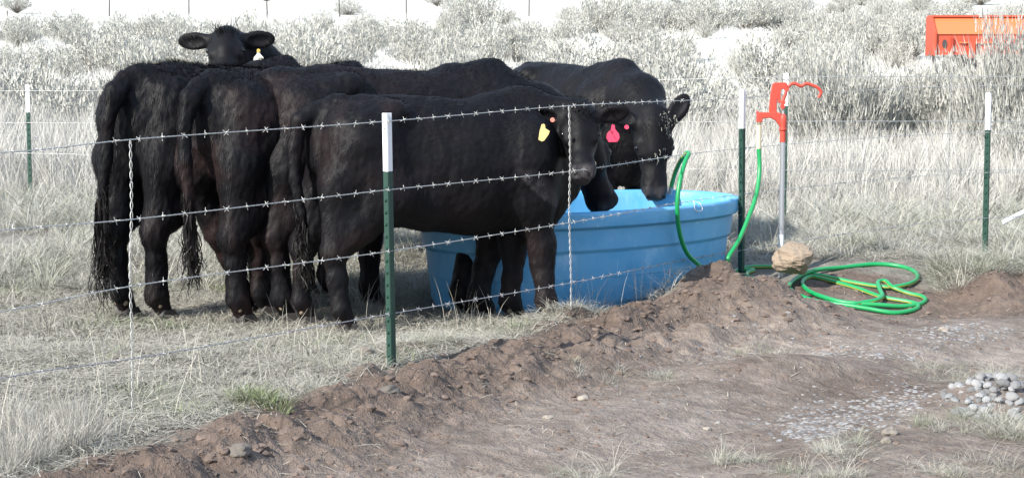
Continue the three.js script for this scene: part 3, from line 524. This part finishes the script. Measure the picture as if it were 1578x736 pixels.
// ───────────────────────── cattle ─────────────────────────
function surfaceNets(f, mn, mx, cell) {
  const n = [0, 1, 2].map((i) => Math.ceil((mx[i] - mn[i]) / cell) + 1), [nx, ny, nz] = n, F = new Float32Array(nx * ny * nz), B = 6, br = B * cell * .87;
  for (let k = 0; k < nz; k += B) for (let j = 0; j < ny; j += B) for (let i = 0; i < nx; i += B) {
    const c = f(mn[0] + (i + B / 2) * cell, mn[1] + (j + B / 2) * cell, mn[2] + (k + B / 2) * cell), skip = Math.abs(c) > br * 1.7 + .03;
    for (let kk = k; kk < Math.min(nz, k + B); kk++) for (let jj = j; jj < Math.min(ny, j + B); jj++) for (let ii = i; ii < Math.min(nx, i + B); ii++) F[(kk * ny + jj) * nx + ii] = skip ? c : f(mn[0] + ii * cell, mn[1] + jj * cell, mn[2] + kk * cell);
  }
  const id = new Int32Array(nx * ny * nz).fill(-1), pos = [], idx = [], off = [0, 1, nx, nx + 1, nx * ny, nx * ny + 1, nx * ny + nx, nx * ny + nx + 1];
  const E = [[0, 1], [2, 3], [4, 5], [6, 7], [0, 2], [1, 3], [4, 6], [5, 7], [0, 4], [1, 5], [2, 6], [3, 7]];
  for (let k = 0; k < nz - 1; k++) for (let j = 0; j < ny - 1; j++) for (let i = 0; i < nx - 1; i++) {
    const b = (k * ny + j) * nx + i; let m = 0; for (let q = 0; q < 8; q++) if (F[b + off[q]] < 0) m |= 1 << q; if (m === 0 || m === 255) continue;
    let x = 0, y = 0, z = 0, c = 0;
    for (const [p, q] of E) { const a = F[b + off[p]], d = F[b + off[q]]; if ((a < 0) === (d < 0)) continue; const t = a / (a - d); x += (p & 1) + t * ((q & 1) - (p & 1)); y += ((p >> 1) & 1) + t * (((q >> 1) & 1) - ((p >> 1) & 1)); z += (p >> 2) + t * ((q >> 2) - (p >> 2)); c++; }
    id[b] = pos.length / 3; pos.push(mn[0] + (i + x / c) * cell, mn[1] + (j + y / c) * cell, mn[2] + (k + z / c) * cell);
  }
  const quad = (a, b, c, d, flip) => { if (a < 0 || b < 0 || c < 0 || d < 0) return; flip ? idx.push(a, c, b, a, d, c) : idx.push(a, b, c, a, c, d); };
  for (let k = 1; k < nz - 1; k++) for (let j = 1; j < ny - 1; j++) for (let i = 1; i < nx - 1; i++) {
    const b = (k * ny + j) * nx + i, s = F[b] < 0;
    if (s !== (F[b + 1] < 0)) quad(id[b - nx - nx * ny], id[b - nx * ny], id[b], id[b - nx], !s);
    if (s !== (F[b + nx] < 0)) quad(id[b - 1 - nx * ny], id[b - 1], id[b], id[b - nx * ny], !s);
    if (s !== (F[b + nx * ny] < 0)) quad(id[b - 1 - nx], id[b - nx], id[b], id[b - 1], !s);
  }
  return [new Float32Array(pos), idx];
}
const hoofGeo = (() => {
  const s = new THREE.Shape(); [[-.045, 0], [.062, 0], [.068, .012], [.034, .062], [-.03, .066], [-.05, .04]].forEach(([x, y], i) => i ? s.lineTo(x, y) : s.moveTo(x, y));
  const gs = [-1, 1].map((k) => { const g = new THREE.ExtrudeGeometry(s, { depth: .03, bevelEnabled: true, bevelSize: .008, bevelThickness: .008, bevelSegments: 3 }); g.translate(0, 0, -.015); g.rotateY(k * -.12); g.translate(0, 0, k * .027); return g; });
  return mergeGeometries(gs);
})();
const dewGeo = (() => mergeGeometries([-1, 1].map((k) => { const g = new THREE.SphereGeometry(.017, 10, 8); g.scale(1, 1.25, .9); g.translate(-.055, .105, k * .028); return g; })))();
const hoofMat = STD(.045, .04, .037, .6), dewMat = STD(.30, .23, .16, .8), eyeMat = STD(.006, .005, .005, .12);
const coatMat = new THREE.MeshPhysicalMaterial({ color: 0xffffff, vertexColors: true, roughness: .6, side: THREE.DoubleSide, specularIntensity: .35, sheen: .12, sheenRoughness: .5, sheenColor: new THREE.Color(.25, .25, .32) });
const hairMat = new THREE.MeshPhysicalMaterial({ color: 0xffffff, vertexColors: true, roughness: .5, specularIntensity: .45, side: THREE.DoubleSide });
const chaffMat = STD(.5, .46, .36, .9, { side: THREE.DoubleSide });
function cow(o) {
  const s = o.s, Lx = s * (o.stretch || 1), R = rng(o.seed), y0 = ground(o.x, o.d);
  const g = thing('cow', o.label, 'cow', [o.x, y0, -o.d], o.heading);
  const ch = Math.cos(o.heading), sh = Math.sin(o.heading);
  const toL = (p) => { const x = p.x - o.x, z = p.z + o.d; return V(x * ch - z * sh, p.y - y0, x * sh + z * ch); };
  const toLd = (p) => V(p.x * ch - p.z * sh, p.y, p.x * sh + p.z * ch);
  const wOf = (lx, lz) => [o.x + lx * ch + lz * sh, o.d + lx * sh - lz * ch];
  const P = (x, y, z) => V(x * Lx, y * s, z * s), prims = [];
  const cap = (a, ra, b, rb, k = .05) => { const c = a.clone().add(b).multiplyScalar(.5); prims.push({ t: 0, ax: a.x, ay: a.y, az: a.z, bx: b.x - a.x, by: b.y - a.y, bz: b.z - a.z, l2: Math.max(1e-9, a.distanceToSquared(b)), ra, rb, k, cx: c.x, cy: c.y, cz: c.z, R: a.distanceTo(b) / 2 + Math.max(ra, rb) }); };
  const chain = (list, k) => { for (let i = 0; i < list.length - 1; i++) cap(list[i][0], list[i][1], list[i + 1][0], list[i + 1][1], k); };
  const ell = (c, X, Y, Z, rx, ry, rz, k = .03, sub = false) => prims.push({ t: 1, cx: c.x, cy: c.y, cz: c.z, X, Y, Z, rx, ry, rz, k, sub, R: Math.max(rx, ry, rz) });
  // trunk sections: x, top, bottom, half width
  const bl = o.belly || 0;
  const TS = [[-.86, 1.25, .98, .10], [-.78, 1.345, .86, .19], [-.62, 1.395, .74, .255], [-.4, 1.405, .68, .28], [-.12, 1.385, .61 - bl, .325], [.14, 1.375, .565 - bl, .345], [.4, 1.385, .56, .305], [.58, 1.385, .585, .255], [.74, 1.31, .66, .20], [.87, 1.18, .78, .12]].map(([x, a, b, w]) => [x * Lx, a * s, b * s, w * s]);
  const trunk = (x, y, z) => {
    const x0 = TS[0][0], x1 = TS[TS.length - 1][0], xc = clamp(x, x0, x1); let i = 0; while (i < TS.length - 2 && xc > TS[i + 1][0]) i++;
    const A = TS[i], Bq = TS[i + 1]; let t = (xc - A[0]) / (Bq[0] - A[0]); const m = (q) => { const p0 = TS[Math.max(0, i - 1)][q], p1 = A[q], p2 = Bq[q], p3 = TS[Math.min(TS.length - 1, i + 2)][q]; return .5 * (2 * p1 + (p2 - p0) * t + (2 * p0 - 5 * p1 + 4 * p2 - p3) * t * t + (3 * p1 - p0 - 3 * p2 + p3) * t * t * t); };
    const top = m(1), bot = m(2), w = m(3), cy = (top + bot) / 2, ry = (top - bot) / 2, yy = (y - cy) / ry, wz = w * (1 - .16 * Math.max(0, yy)), e = 2.25;
    const nn = Math.pow(Math.pow(Math.abs(yy), e) + Math.pow(Math.abs(z / wz), e), 1 / e); let d = (nn - 1) * Math.min(ry, w); const dx = Math.abs(x - xc); if (dx > 0) d = d > 0 ? Math.hypot(d, dx) : Math.max(d, dx - .0); return d;
  };
  // hips, tail head, withers
  for (const q of [-1, 1]) { cap(P(-.40, 1.30, .2 * q), .075 * s, P(-.5, 1.24, .19 * q), .1 * s, .08); cap(P(-.66, 1.2, .14 * q), .13 * s, P(-.72, .86, .17 * q), .12 * s, .08); cap(P(.5, 1.12, .19 * q), .15 * s, P(.55, .82, .19 * q), .12 * s, .09); }
  cap(P(-.7, 1.345, 0), .06 * s, P(-.86, 1.3, 0), .05 * s, .06); cap(P(.3, 1.34, 0), .06 * s, P(.58, 1.36, 0), .07 * s, .08);
  cap(P(.8, .86, 0), .13 * s, P(.62, .62, 0), .12 * s, .08);
  // legs
  const feet = [];
  for (const [kind, q, key] of [['h', -1, 'hl'], ['h', 1, 'hr'], ['f', -1, 'fl'], ['f', 1, 'fr']]) {
    const of = (o.feet || {})[key] || [0, 0]; const lx = (kind === 'h' ? -.70 : .56) * Lx + of[0], lz = (kind === 'h' ? .165 : .15) * s * q + of[1]; const [wx, wd] = wOf(lx, lz), fy = ground(wx, wd) - y0; const F = V(lx, fy, lz); feet.push(F);
    if (kind === 'h') {
      const hip = P(-.58, 1.1, .15 * q), st = P(-.45, .82, .195 * q), ho = V(lerp(F.x - .075 * s, -.78 * Lx, .35), fy * .5 + .5 * s, lerp(F.z, .16 * q * s, .3)), fe = F.clone().add(V(-.045 * s, .15 * s, 0));
      cap(hip, .21 * s, st, .17 * s, .08); cap(st, .17 * s, ho.clone().lerp(st, .3), .095 * s, .07); cap(ho.clone().lerp(st, .35), .10 * s, ho, .07 * s, .06); cap(P(-.73, .9, .165 * q), .12 * s, ho, .064 * s, .07); cap(P(-.45, .84, .17 * q), .14 * s, P(-.2, .74, .14 * q), .13 * s, .1);
      cap(ho, .066 * s, ho.clone().lerp(fe, .45), .052 * s, .04); cap(ho.clone().lerp(fe, .45), .052 * s, fe, .056 * s, .04); cap(fe, .06 * s, F.clone().add(V(.0, .06 * s, 0)), .052 * s, .03);
    } else {
      const el = P(.5, .74, .18 * q), kn = V(lerp(F.x - .01, .54 * Lx, .45), fy * .5 + .43 * s, lerp(F.z, .15 * q * s, .4)), fe = F.clone().add(V(-.035 * s, .15 * s, 0));
      cap(P(.48, 1.0, .19 * q), .17 * s, el, .13 * s, .08); cap(el, .13 * s, kn.clone().add(V(-.005, .06 * s, 0)), .08 * s, .06); cap(kn.clone().add(V(0, .05 * s, 0)), .08 * s, kn.clone().add(V(0, -.04 * s, 0)), .07 * s, .04); cap(kn, .066 * s, kn.clone().lerp(fe, .5), .056 * s, .04); cap(kn.clone().lerp(fe, .5), .055 * s, fe, .06 * s, .04); cap(fe, .062 * s, F.clone().add(V(.01, .06 * s, 0)), .056 * s, .03);
    }
  }
  // tail: root follows the rump, dock hangs, switch is hair
  const tw = o.tail || [[0, 0], [0, 0], [0, 0]]; const T = [P(-.84, 1.315, 0), P(-.93, 1.25, .01), P(-.965, 1.1, tw[0][0] * .4), P(-.965 + tw[0][1], .92, tw[0][0]), P(-.95 + tw[1][1], .72, tw[1][0]), P(-.94 + tw[2][1], .56, tw[2][0])];
  chain(T.map((p, i) => [p, [.05, .05, .042, .034, .028, .024][i] * s]), .025);
  // head
  const hs = s * (o.headScale || 1), poll = toL(o.poll), X = toLd(o.face).normalize(), upW = toLd(o.up || V(0, 1, 0)), Y = upW.clone().addScaledVector(X, -upW.dot(X)).normalize(), Z = X.clone().cross(Y), H = (x, y, z) => poll.clone().addScaledVector(X, x * hs).addScaledVector(Y, y * hs).addScaledVector(Z, z * hs);
  const n0 = P(.62, 1.1, 0), neckEnd = H(-.03, -.08, 0), nm = n0.clone().lerp(neckEnd, .5).add(V(...(o.neckBend || [0.05, 0.02, 0])));
  const nk = o.neck || 1; cap(n0, .225 * s * nk, nm, .175 * s * nk, .1); cap(nm, .175 * s * nk, neckEnd, .13 * s * nk, .08); cap(P(.78, .85, 0), .11 * s, nm.clone().add(V(0, -.1 * s, 0)), .1 * s, .08); cap(P(.5, 1.31, 0), .08 * s, H(-.06, .0, 0), .09 * s, .09);
  ell(H(.06, -.02, 0), X, Y, Z, .155 * hs, .125 * hs, .122 * hs, .05); cap(H(.02, .045, 0), .075 * hs, H(.18, .04, 0), .07 * hs, .05);
  cap(H(.1, -.02, 0), .10 * hs, H(.33, -.02, 0), .075 * hs, .05);
  for (const q of [-1, 1]) { cap(H(.04, -.12, .055 * q), .07 * hs, H(.3, -.09, .03 * q), .04 * hs, .05); cap(H(.13, .035, .093 * q), .036 * hs, H(.2, .03, .085 * q), .03 * hs, .03); }
  ell(H(.40, -.03, 0), X, Y, Z, .095 * hs, .078 * hs, .088 * hs, .04); cap(H(.36, -.095, 0), .045 * hs, H(.44, -.085, 0), .04 * hs, .03);
  for (const q of [-1, 1]) { cap(H(.43, .015, .045 * q), .03 * hs, H(.475, -.005, .045 * q), .024 * hs, .02); ell(H(.49, .008, .047 * q), X, Y, Z, .022 * hs, .017 * hs, .013 * hs, .008, true); }
  const ears = [];
  for (const [q, eu, ef] of [[-1, ...(o.earL || [.1, -.15])], [1, ...(o.earR || [.1, -.15])]]) {
    const ax = Z.clone().multiplyScalar(q).addScaledVector(Y, eu).addScaledVector(X, ef).normalize(), fa = X.clone().multiplyScalar((o.earFace || [.75, .35])[0]).addScaledVector(Y, (o.earFace || [.75, .35])[1]), fw = fa.clone().addScaledVector(ax, -ax.dot(fa)).normalize(), wd = ax.clone().cross(fw).normalize(), b = H(.0, .02, .105 * q), c = b.clone().addScaledVector(ax, .115 * hs);
    cap(b, .042 * hs, b.clone().addScaledVector(ax, .07 * hs), .035 * hs, .03); ell(c, ax, wd, fw, .118 * hs, .064 * hs, .024 * hs, .02); ell(c.clone().addScaledVector(fw, .028 * hs).addScaledVector(ax, .01), ax, wd, fw, .085 * hs, .042 * hs, .022 * hs, .01, true); ears.push([c, ax, fw, wd]);
  }
  const sdf = (x, y, z) => {
    let d = trunk(x, y, z);
    for (const p of prims) {
      const ux = x - p.cx, uy = y - p.cy, uz = z - p.cz, lb = Math.sqrt(ux * ux + uy * uy + uz * uz) - p.R; if (lb > (p.sub ? .05 : d + p.k)) continue;
      let e;
      if (p.t === 0) { const wx = x - p.ax, wy = y - p.ay, wz = z - p.az; let t = (wx * p.bx + wy * p.by + wz * p.bz) / p.l2; t = t < 0 ? 0 : t > 1 ? 1 : t; e = Math.hypot(wx - t * p.bx, wy - t * p.by, wz - t * p.bz) - (p.ra + (p.rb - p.ra) * t); }
      else { const a = (ux * p.X.x + uy * p.X.y + uz * p.X.z), b = (ux * p.Y.x + uy * p.Y.y + uz * p.Y.z), c = (ux * p.Z.x + uy * p.Z.y + uz * p.Z.z), k0 = Math.hypot(a / p.rx, b / p.ry, c / p.rz), k1 = Math.hypot(a / (p.rx * p.rx), b / (p.ry * p.ry), c / (p.rz * p.rz)); e = k1 < 1e-6 ? -p.rz : k0 * (k0 - 1) / k1; }
      const k = p.k;
      if (p.sub) { e = -e; const h = Math.max(k - Math.abs(d - e), 0) / k; d = Math.max(d, e) + h * h * k * .25; } else { const h = Math.max(k - Math.abs(d - e), 0) / k; d = Math.min(d, e) - h * h * k * .25; }
    }
    return d;
  };
  const mn = [1e9, 1e9, 1e9], mx = [-1e9, -1e9, -1e9];
  for (const p of prims) if (!p.sub) { const c = [p.cx, p.cy, p.cz]; for (let i = 0; i < 3; i++) { mn[i] = Math.min(mn[i], c[i] - p.R - .03); mx[i] = Math.max(mx[i], c[i] + p.R + .03); } }
  mn[0] = Math.min(mn[0], -1 * Lx); mx[0] = Math.max(mx[0], 1 * Lx); mn[2] = Math.min(mn[2], -.4 * s); mx[2] = Math.max(mx[2], .4 * s); mx[1] = Math.max(mx[1], 1.46 * s);
  const [pos, idx] = surfaceNets(sdf, mn, mx, o.cell || .0115);
  // shaggy relief and coat colour
  let geo = rawGeo(pos, idx); const nv = pos.length / 3, nor = geo.attributes.normal.array, col = new Float32Array(nv * 3), br = o.brown || .5;
  const colour = (x, y, z, out) => {
    const n = .5 + .5 * fbm(x * 3 + o.seed, y * 3, z * 3, 3), legs = 1 - sst(.45 * s, .95 * s, y), back = sst(.2, .8, -x / Lx); const rust = .62 * clamp(br * (sst(.45, .85, n) * (.35 + .65 * back) + legs * .55 * sst(.3, .7, n)));
    const b = .0042 + .003 * n; out[0] = b * 1.0 + .020 * rust; out[1] = b * .95 + .0075 * rust; out[2] = b * 1.2 + .005 * rust;
  };
  const cc = [0, 0, 0];
  for (let i = 0; i < nv; i++) {
    const x = pos[i * 3], y = pos[i * 3 + 1], z = pos[i * 3 + 2], hd = Math.hypot(x - poll.x, y - poll.y, z - poll.z), am = sst(.2, .5, hd) * (o.shag || 1);
    const f = (.006 * N3(x * 22, y * 11, z * 22) + .004 * N3(x * 48, y * 24, z * 48) + .012 * N3(x * 7, y * 5, z * 7)) * (.2 + .8 * am);
    pos[i * 3] += nor[i * 3] * f; pos[i * 3 + 1] += nor[i * 3 + 1] * f; pos[i * 3 + 2] += nor[i * 3 + 2] * f;
    colour(x, y, z, cc); const nose = sst(.40, .46, ((x - poll.x) * X.x + (y - poll.y) * X.y + (z - poll.z) * X.z) / hs) * (hd < .6 * hs ? 1 : 0); col[i * 3] = lerp(cc[0], .045, nose); col[i * 3 + 1] = lerp(cc[1], .042, nose); col[i * 3 + 2] = lerp(cc[2], .045, nose);
  }
  geo = rawGeo(pos, idx, col); part('body', geo, coatMat, g);
  // coat: short hairs that lie back and down
  {
    const cum = new Float32Array(idx.length / 3); let sum = 0; const A = V(), Bv = V(), Cv = V(); const nn = geo.attributes.normal.array;
    for (let i = 0; i < cum.length; i++) { A.fromArray(pos, idx[i * 3] * 3); Bv.fromArray(pos, idx[i * 3 + 1] * 3); Cv.fromArray(pos, idx[i * 3 + 2] * 3); sum += Bv.sub(A).cross(Cv.sub(A)).length() / 2; cum[i] = sum; }
    const n = Math.round((o.hairs || 26000) * 1.8), hp = new Float32Array(n * 9), hc = new Float32Array(n * 9);
    for (let h = 0; h < n; h++) {
      const v = R() * sum; let lo = 0, hi = cum.length - 1; while (lo < hi) { const m = (lo + hi) >> 1; cum[m] < v ? lo = m + 1 : hi = m; }
      const ia = idx[lo * 3] * 3; const px = pos[ia], py = pos[ia + 1], pz = pos[ia + 2]; const N = V(nn[ia], nn[ia + 1], nn[ia + 2]); const face = Math.hypot(px - H(.2, 0, 0).x, py - H(.2, 0, 0).y, pz - H(.2, 0, 0).z) < .3 * hs;
      const fl = V(-.55 + .5 * N3(px * 5, py * 5, pz * 5 + o.seed), -.75 + .5 * N3(px * 5 + 9, py * 5, pz * 5), .5 * N3(px * 5, py * 5 + 7, pz * 5)); fl.addScaledVector(N, -fl.dot(N)).normalize();
      const top = sst(.5, .95, N.y) * (o.mane || .5); const len = (face ? .012 : .018 + .014 * R() + .034 * top * R()) * (o.shag || 1) * Math.min(1, s) * (py < .3 * s ? .7 : 1), lift = face ? .2 : .2 + .3 * R() * R() + top * .7 * R();
      const D = fl.clone().addScaledVector(N, lift).addScaledVector(V(R() - .5, R() - .5, R() - .5), .35).normalize(), S = D.clone().cross(N).normalize().multiplyScalar(.0009 + .0006 * R());
      const b = h * 9; hp[b] = px - S.x; hp[b + 1] = py - S.y; hp[b + 2] = pz - S.z; hp[b + 3] = px + S.x; hp[b + 4] = py + S.y; hp[b + 5] = pz + S.z; hp[b + 6] = px + D.x * len; hp[b + 7] = py + D.y * len; hp[b + 8] = pz + D.z * len;
      colour(px, py, pz, cc); const f = .85 + .5 * R(); for (let k = 0; k < 3; k++) { hc[b + k * 3] = cc[0] * f; hc[b + k * 3 + 1] = cc[1] * f; hc[b + k * 3 + 2] = cc[2] * f; }
    }
    const m = part('coat_hair', rawGeo(hp, null, hc), hairMat, g); m.userData.kind = 'stuff';
  }
  // tail switch: wavy locks; forelock on the poll
  const lock = (list, from, dir, len, w, wave, turns, ph) => {
    const seg = 9, b = list.p.length / 3, sd = V(-dir.z, 0, dir.x); if (sd.lengthSq() < 1e-4) sd.set(1, 0, 0); sd.normalize(); const s2 = V(sd.z, 0, -sd.x);
    for (let i = 0; i <= seg; i++) { const t = i / seg, q = from.clone().addScaledVector(dir, len * t).addScaledVector(sd, wave * t * Math.sin(ph + t * turns)).addScaledVector(s2, wave * t * Math.cos(ph * 1.7 + t * turns)); q.y -= .0; const ww = w * (i === seg ? .15 : 1 - .5 * t), ang = ph + t * 2; list.p.push(q.x - Math.cos(ang) * ww, q.y, q.z - Math.sin(ang) * ww, q.x + Math.cos(ang) * ww, q.y, q.z + Math.sin(ang) * ww); const c = .008 + .008 * R(); list.c.push(c * 1.15, c, c * .95, c * 1.15, c, c * .95); if (i < seg) { const k = b + i * 2; list.i.push(k, k + 1, k + 2, k + 1, k + 3, k + 2); } }
  };
  const TL = { p: [], c: [], i: [] }, sw = o.switchLen || .4;
  for (let i = 0; i < 150; i++) { const f = R(), base = T[4].clone().lerp(T[5], f).add(V((R() - .5) * .05, 0, (R() - .5) * .05).multiplyScalar(s)); lock(TL, base, V((R() - .5) * .22, -1, (R() - .5) * .22).normalize(), sw * s * (.55 + .5 * R()), .0045, (o.curl || .03) * (.4 + R()), 5 + 5 * R(), R() * 6.28); }
  for (let i = 0; i < 40; i++) { const f = R(), base = T[3].clone().lerp(T[4], f); lock(TL, base, V((R() - .5) * .2, -1, (R() - .5) * .2).normalize(), .22 * s, .003, .02, 6, R() * 6.28); }
  part('tail_switch', rawGeo(TL.p, TL.i, TL.c), hairMat, g);
  const FL = { p: [], c: [], i: [] };
  for (let i = 0; i < 90; i++) { const base = H(-.03 + .1 * R(), .085 + .01 * R(), (R() - .5) * .15), dir = Y.clone().multiplyScalar(.8).addScaledVector(X, R() * 1.2 - .3).addScaledVector(Z, (R() - .5) * .9).normalize(); lock(FL, base.addScaledVector(Y, -.03), dir, (.07 + .05 * R()) * (o.forelock || 1), .003, .012, 3, R() * 6.28); }
  part('forelock', rawGeo(FL.p, FL.i, FL.c), hairMat, g);
  // hooves with dewclaws, eyes
  for (const F of feet) { const h = part('hoof', hoofGeo, hoofMat, g); h.position.copy(F); h.position.y -= .004; h.scale.setScalar(s); h.rotation.y = (R() - .5) * .2; part('dewclaw', dewGeo, dewMat, h); }
  for (const q of [-1, 1]) { const e = part('eye', new THREE.SphereGeometry(.021 * hs, 16, 12), eyeMat, g); e.position.copy(H(.165, .04, .112 * q)); }
  // ear tags
  for (const tg of o.tags || []) {
    const [c, ax, fw, wd] = ears[tg.ear === 'L' ? 0 : 1]; const sh_ = new THREE.Shape(); tg.shape.forEach(([x, y], i) => i ? sh_.lineTo(x * .87, y * .92) : sh_.moveTo(x * .87, y * .92));
    const tgp = new THREE.ExtrudeGeometry(sh_, { depth: .002, bevelEnabled: true, bevelSize: .0015, bevelThickness: .0008, bevelSegments: 2 });
    const m = part('ear_tag', tgp, STD(...tg.color, .4), g); const w = toL(tg.pos); m.position.copy(w); m.rotation.y = -o.heading + (tg.yaw || 0); m.rotation.z = tg.tilt || 0; m.userData.label = tg.label; if (tg.tilt) m.rotation.order = 'YXZ';
    const bt = new THREE.CylinderGeometry(.011, .013, .008, 14); bt.rotateX(Math.PI / 2); bt.translate(...(tg.button || [0, 0, .006])); part('tag_button', bt, STD(...(tg.bcolor || tg.color), .4), m);
    const pin = new THREE.CylinderGeometry(.004, .004, .05, 8); pin.rotateX(Math.PI / 2); pin.translate(0, 0, -.022); part('tag_pin', pin, STD(...tg.color, .4), m);
  }
  // chaff stuck to wet hair
  for (const [hx, hz, rad, n] of o.chaff || []) {
    const gp = [], gi = []; const c = H(hx, .06, hz); let cand = []; for (let i = 0; i < nv; i++) { const q = Math.hypot(pos[i * 3] - c.x, pos[i * 3 + 1] - c.y, pos[i * 3 + 2] - c.z); if (q < rad) cand.push(i); }
    if (!cand.length) continue;
    for (let k = 0; k < n; k++) { const i = cand[Math.floor(R() * cand.length)]; const p = V(pos[i * 3], pos[i * 3 + 1], pos[i * 3 + 2]).addScaledVector(V(nor[i * 3], nor[i * 3 + 1], nor[i * 3 + 2]), .012), d = V(R() - .5, R() * .3 - .8, R() - .5).normalize().multiplyScalar(.01 + .03 * R()), sd = d.clone().cross(V(nor[i * 3], nor[i * 3 + 1], nor[i * 3 + 2])).normalize().multiplyScalar(.002), b = gp.length / 3; gp.push(p.x - sd.x, p.y - sd.y, p.z - sd.z, p.x + sd.x, p.y + sd.y, p.z + sd.z, p.x + d.x, p.y + d.y, p.z + d.z); gi.push(b, b + 1, b + 2); }
    const m = part('straw_flecks', rawGeo(gp, gi), chaffMat, g); m.userData.kind = 'stuff';
  }
  return g;
}
const deg = Math.PI / 180;
const tagDrop = [[-.008, .0], [.008, 0], [.012, -.025], [.036, -.05], [.04, -.075], [.026, -.098], [-.026, -.098], [-.04, -.075], [-.036, -.05], [-.012, -.025]];
const tagLong = [[-.012, 0], [.006, 0], [.012, -.022], [.04, -.035], [.034, -.055], [.012, -.092], [-.002, -.098], [-.022, -.09], [-.02, -.04]];
// leftmost, seen from behind
cow({ label: 'black cow at the far left seen from behind, long wavy tail to its hooves', x: -1.70, d: 10.77, heading: 60 * deg, s: 1.025, seed: 1, shag: 1.25, mane: .8, brown: .35, poll: V(-1.1, .95, -12.2), face: V(.4, -.8, -.5), up: V(.3, .5, -.6), tail: [[-.03, .0], [-.07, -.01], [-.1, .0]], switchLen: .55, curl: .05, feet: { hl: [-.02, .04], hr: [.0, -.05] }, hairs: 42000 });
// second, seen from behind
cow({ label: 'black cow second from the left seen from behind with a reddish rump', x: -1.27, d: 10.59, heading: 60 * deg, s: 1.01, seed: 2, shag: 1.05, mane: .8, brown: .9, poll: V(-.6, .9, -11.75), face: V(.4, -.85, -.3), up: V(.4, .4, -.6), tail: [[-.0, .0], [.01, .0], [.01, .0]], switchLen: .42, curl: .035, feet: { hl: [.32, .1] }, hairs: 36000 });
// large one behind the calf
cow({ label: 'large black cow between the fence calf and the herd, head lowered into the tank', x: -.64, d: 10.48, heading: 28 * deg, s: 1.045, seed: 3, shag: .95, mane: .6, brown: .6, poll: V(.40, .95, -10.98), face: V(.36, -.88, -.3), up: V(.3, .25, .8), headScale: 1.05, tail: [[-.03, -.01], [.0, 0], [.02, 0]], switchLen: .35, feet: { fl: [-.15, .12], fr: [-.13, 0], hl: [-.03, 0], hr: [-.03, 0] }, chaff: [[.12, .07, .08, 70]], hairs: 36000, neckBend: [.0, .05, 0] });
// facing the camera over the others
cow({ label: 'black cow behind the rest looking at the camera with a white ear tag', x: -1.05, d: 12.75, heading: 172 * deg, s: .94, seed: 4, shag: 1.1, brown: .4, poll: at(349, 66, 12.45), face: V(.1, -.62, 1), up: V(0, 1, .3), earL: [-.05, -.1], earR: [-.05, -.1], headScale: 1.06, forelock: 1.3, neckBend: [0, .12, 0], tags: [{ ear: 'L', pos: at(398, 78, 12.3), shape: tagDrop, color: [.8, .78, .7], label: 'white ear tag', bcolor: [.7, .45, .1] }], hairs: 20000 });
// calf along the fence, head turned to the camera
cow({ label: 'smaller black calf along the fence with its head turned to the camera', x: -.38, d: 10.06, heading: 24 * deg, s: .915, stretch: .975, seed: 5, shag: .85, mane: .5, brown: .7, poll: at(893, 184, 10.16), face: V(.02, -.72, .68), up: V(0, .7, .7), earL: [.12, -.12], earR: [.12, -.12], headScale: .93, neck: .78, tail: [[.02, 0], [.03, .02], [.03, .03]], switchLen: .32, neckBend: [.06, .0, -.13], feet: { fl: [-.03, .06], fr: [.06, .08], hl: [-.12, 0], hr: [.0, .02] }, tags: [{ ear: 'R', pos: at(838, 192, 9.87), shape: tagLong, color: [.72, .55, .22], bcolor: [.8, .25, .18], button: [.045, .03, .004], label: 'yellow ear tag', tilt: -.1 }, { ear: 'L', pos: at(945, 193, 10.0), shape: tagDrop, color: [.8, .06, .13], label: 'pink ear tag', button: [.075, -.01, .002] }], hairs: 36000, belly: .02 });
// behind the tank, drinking
cow({ label: 'black cow standing behind the tank with its head down drinking, ear raised', x: .50, d: 13.55, heading: -57 * deg, s: .975, seed: 6, shag: .8, mane: .4, brown: .15, poll: at(1006, 192, 12.45), face: V(.03, -.94, .26), up: V(0.05, .3, 1), earL: [.1, -1.5], earR: [.2, -.5], earFace: [.05, 1], headScale: 1.08, neckBend: [.0, .1, 0], chaff: [[.02, -.08, .1, 70], [.2, -.02, .06, 12]], hairs: 24000 });

scene.traverse((o) => { if (o.isMesh) { o.castShadow = true; o.receiveShadow = true; } });
renderer.render(scene, camera);
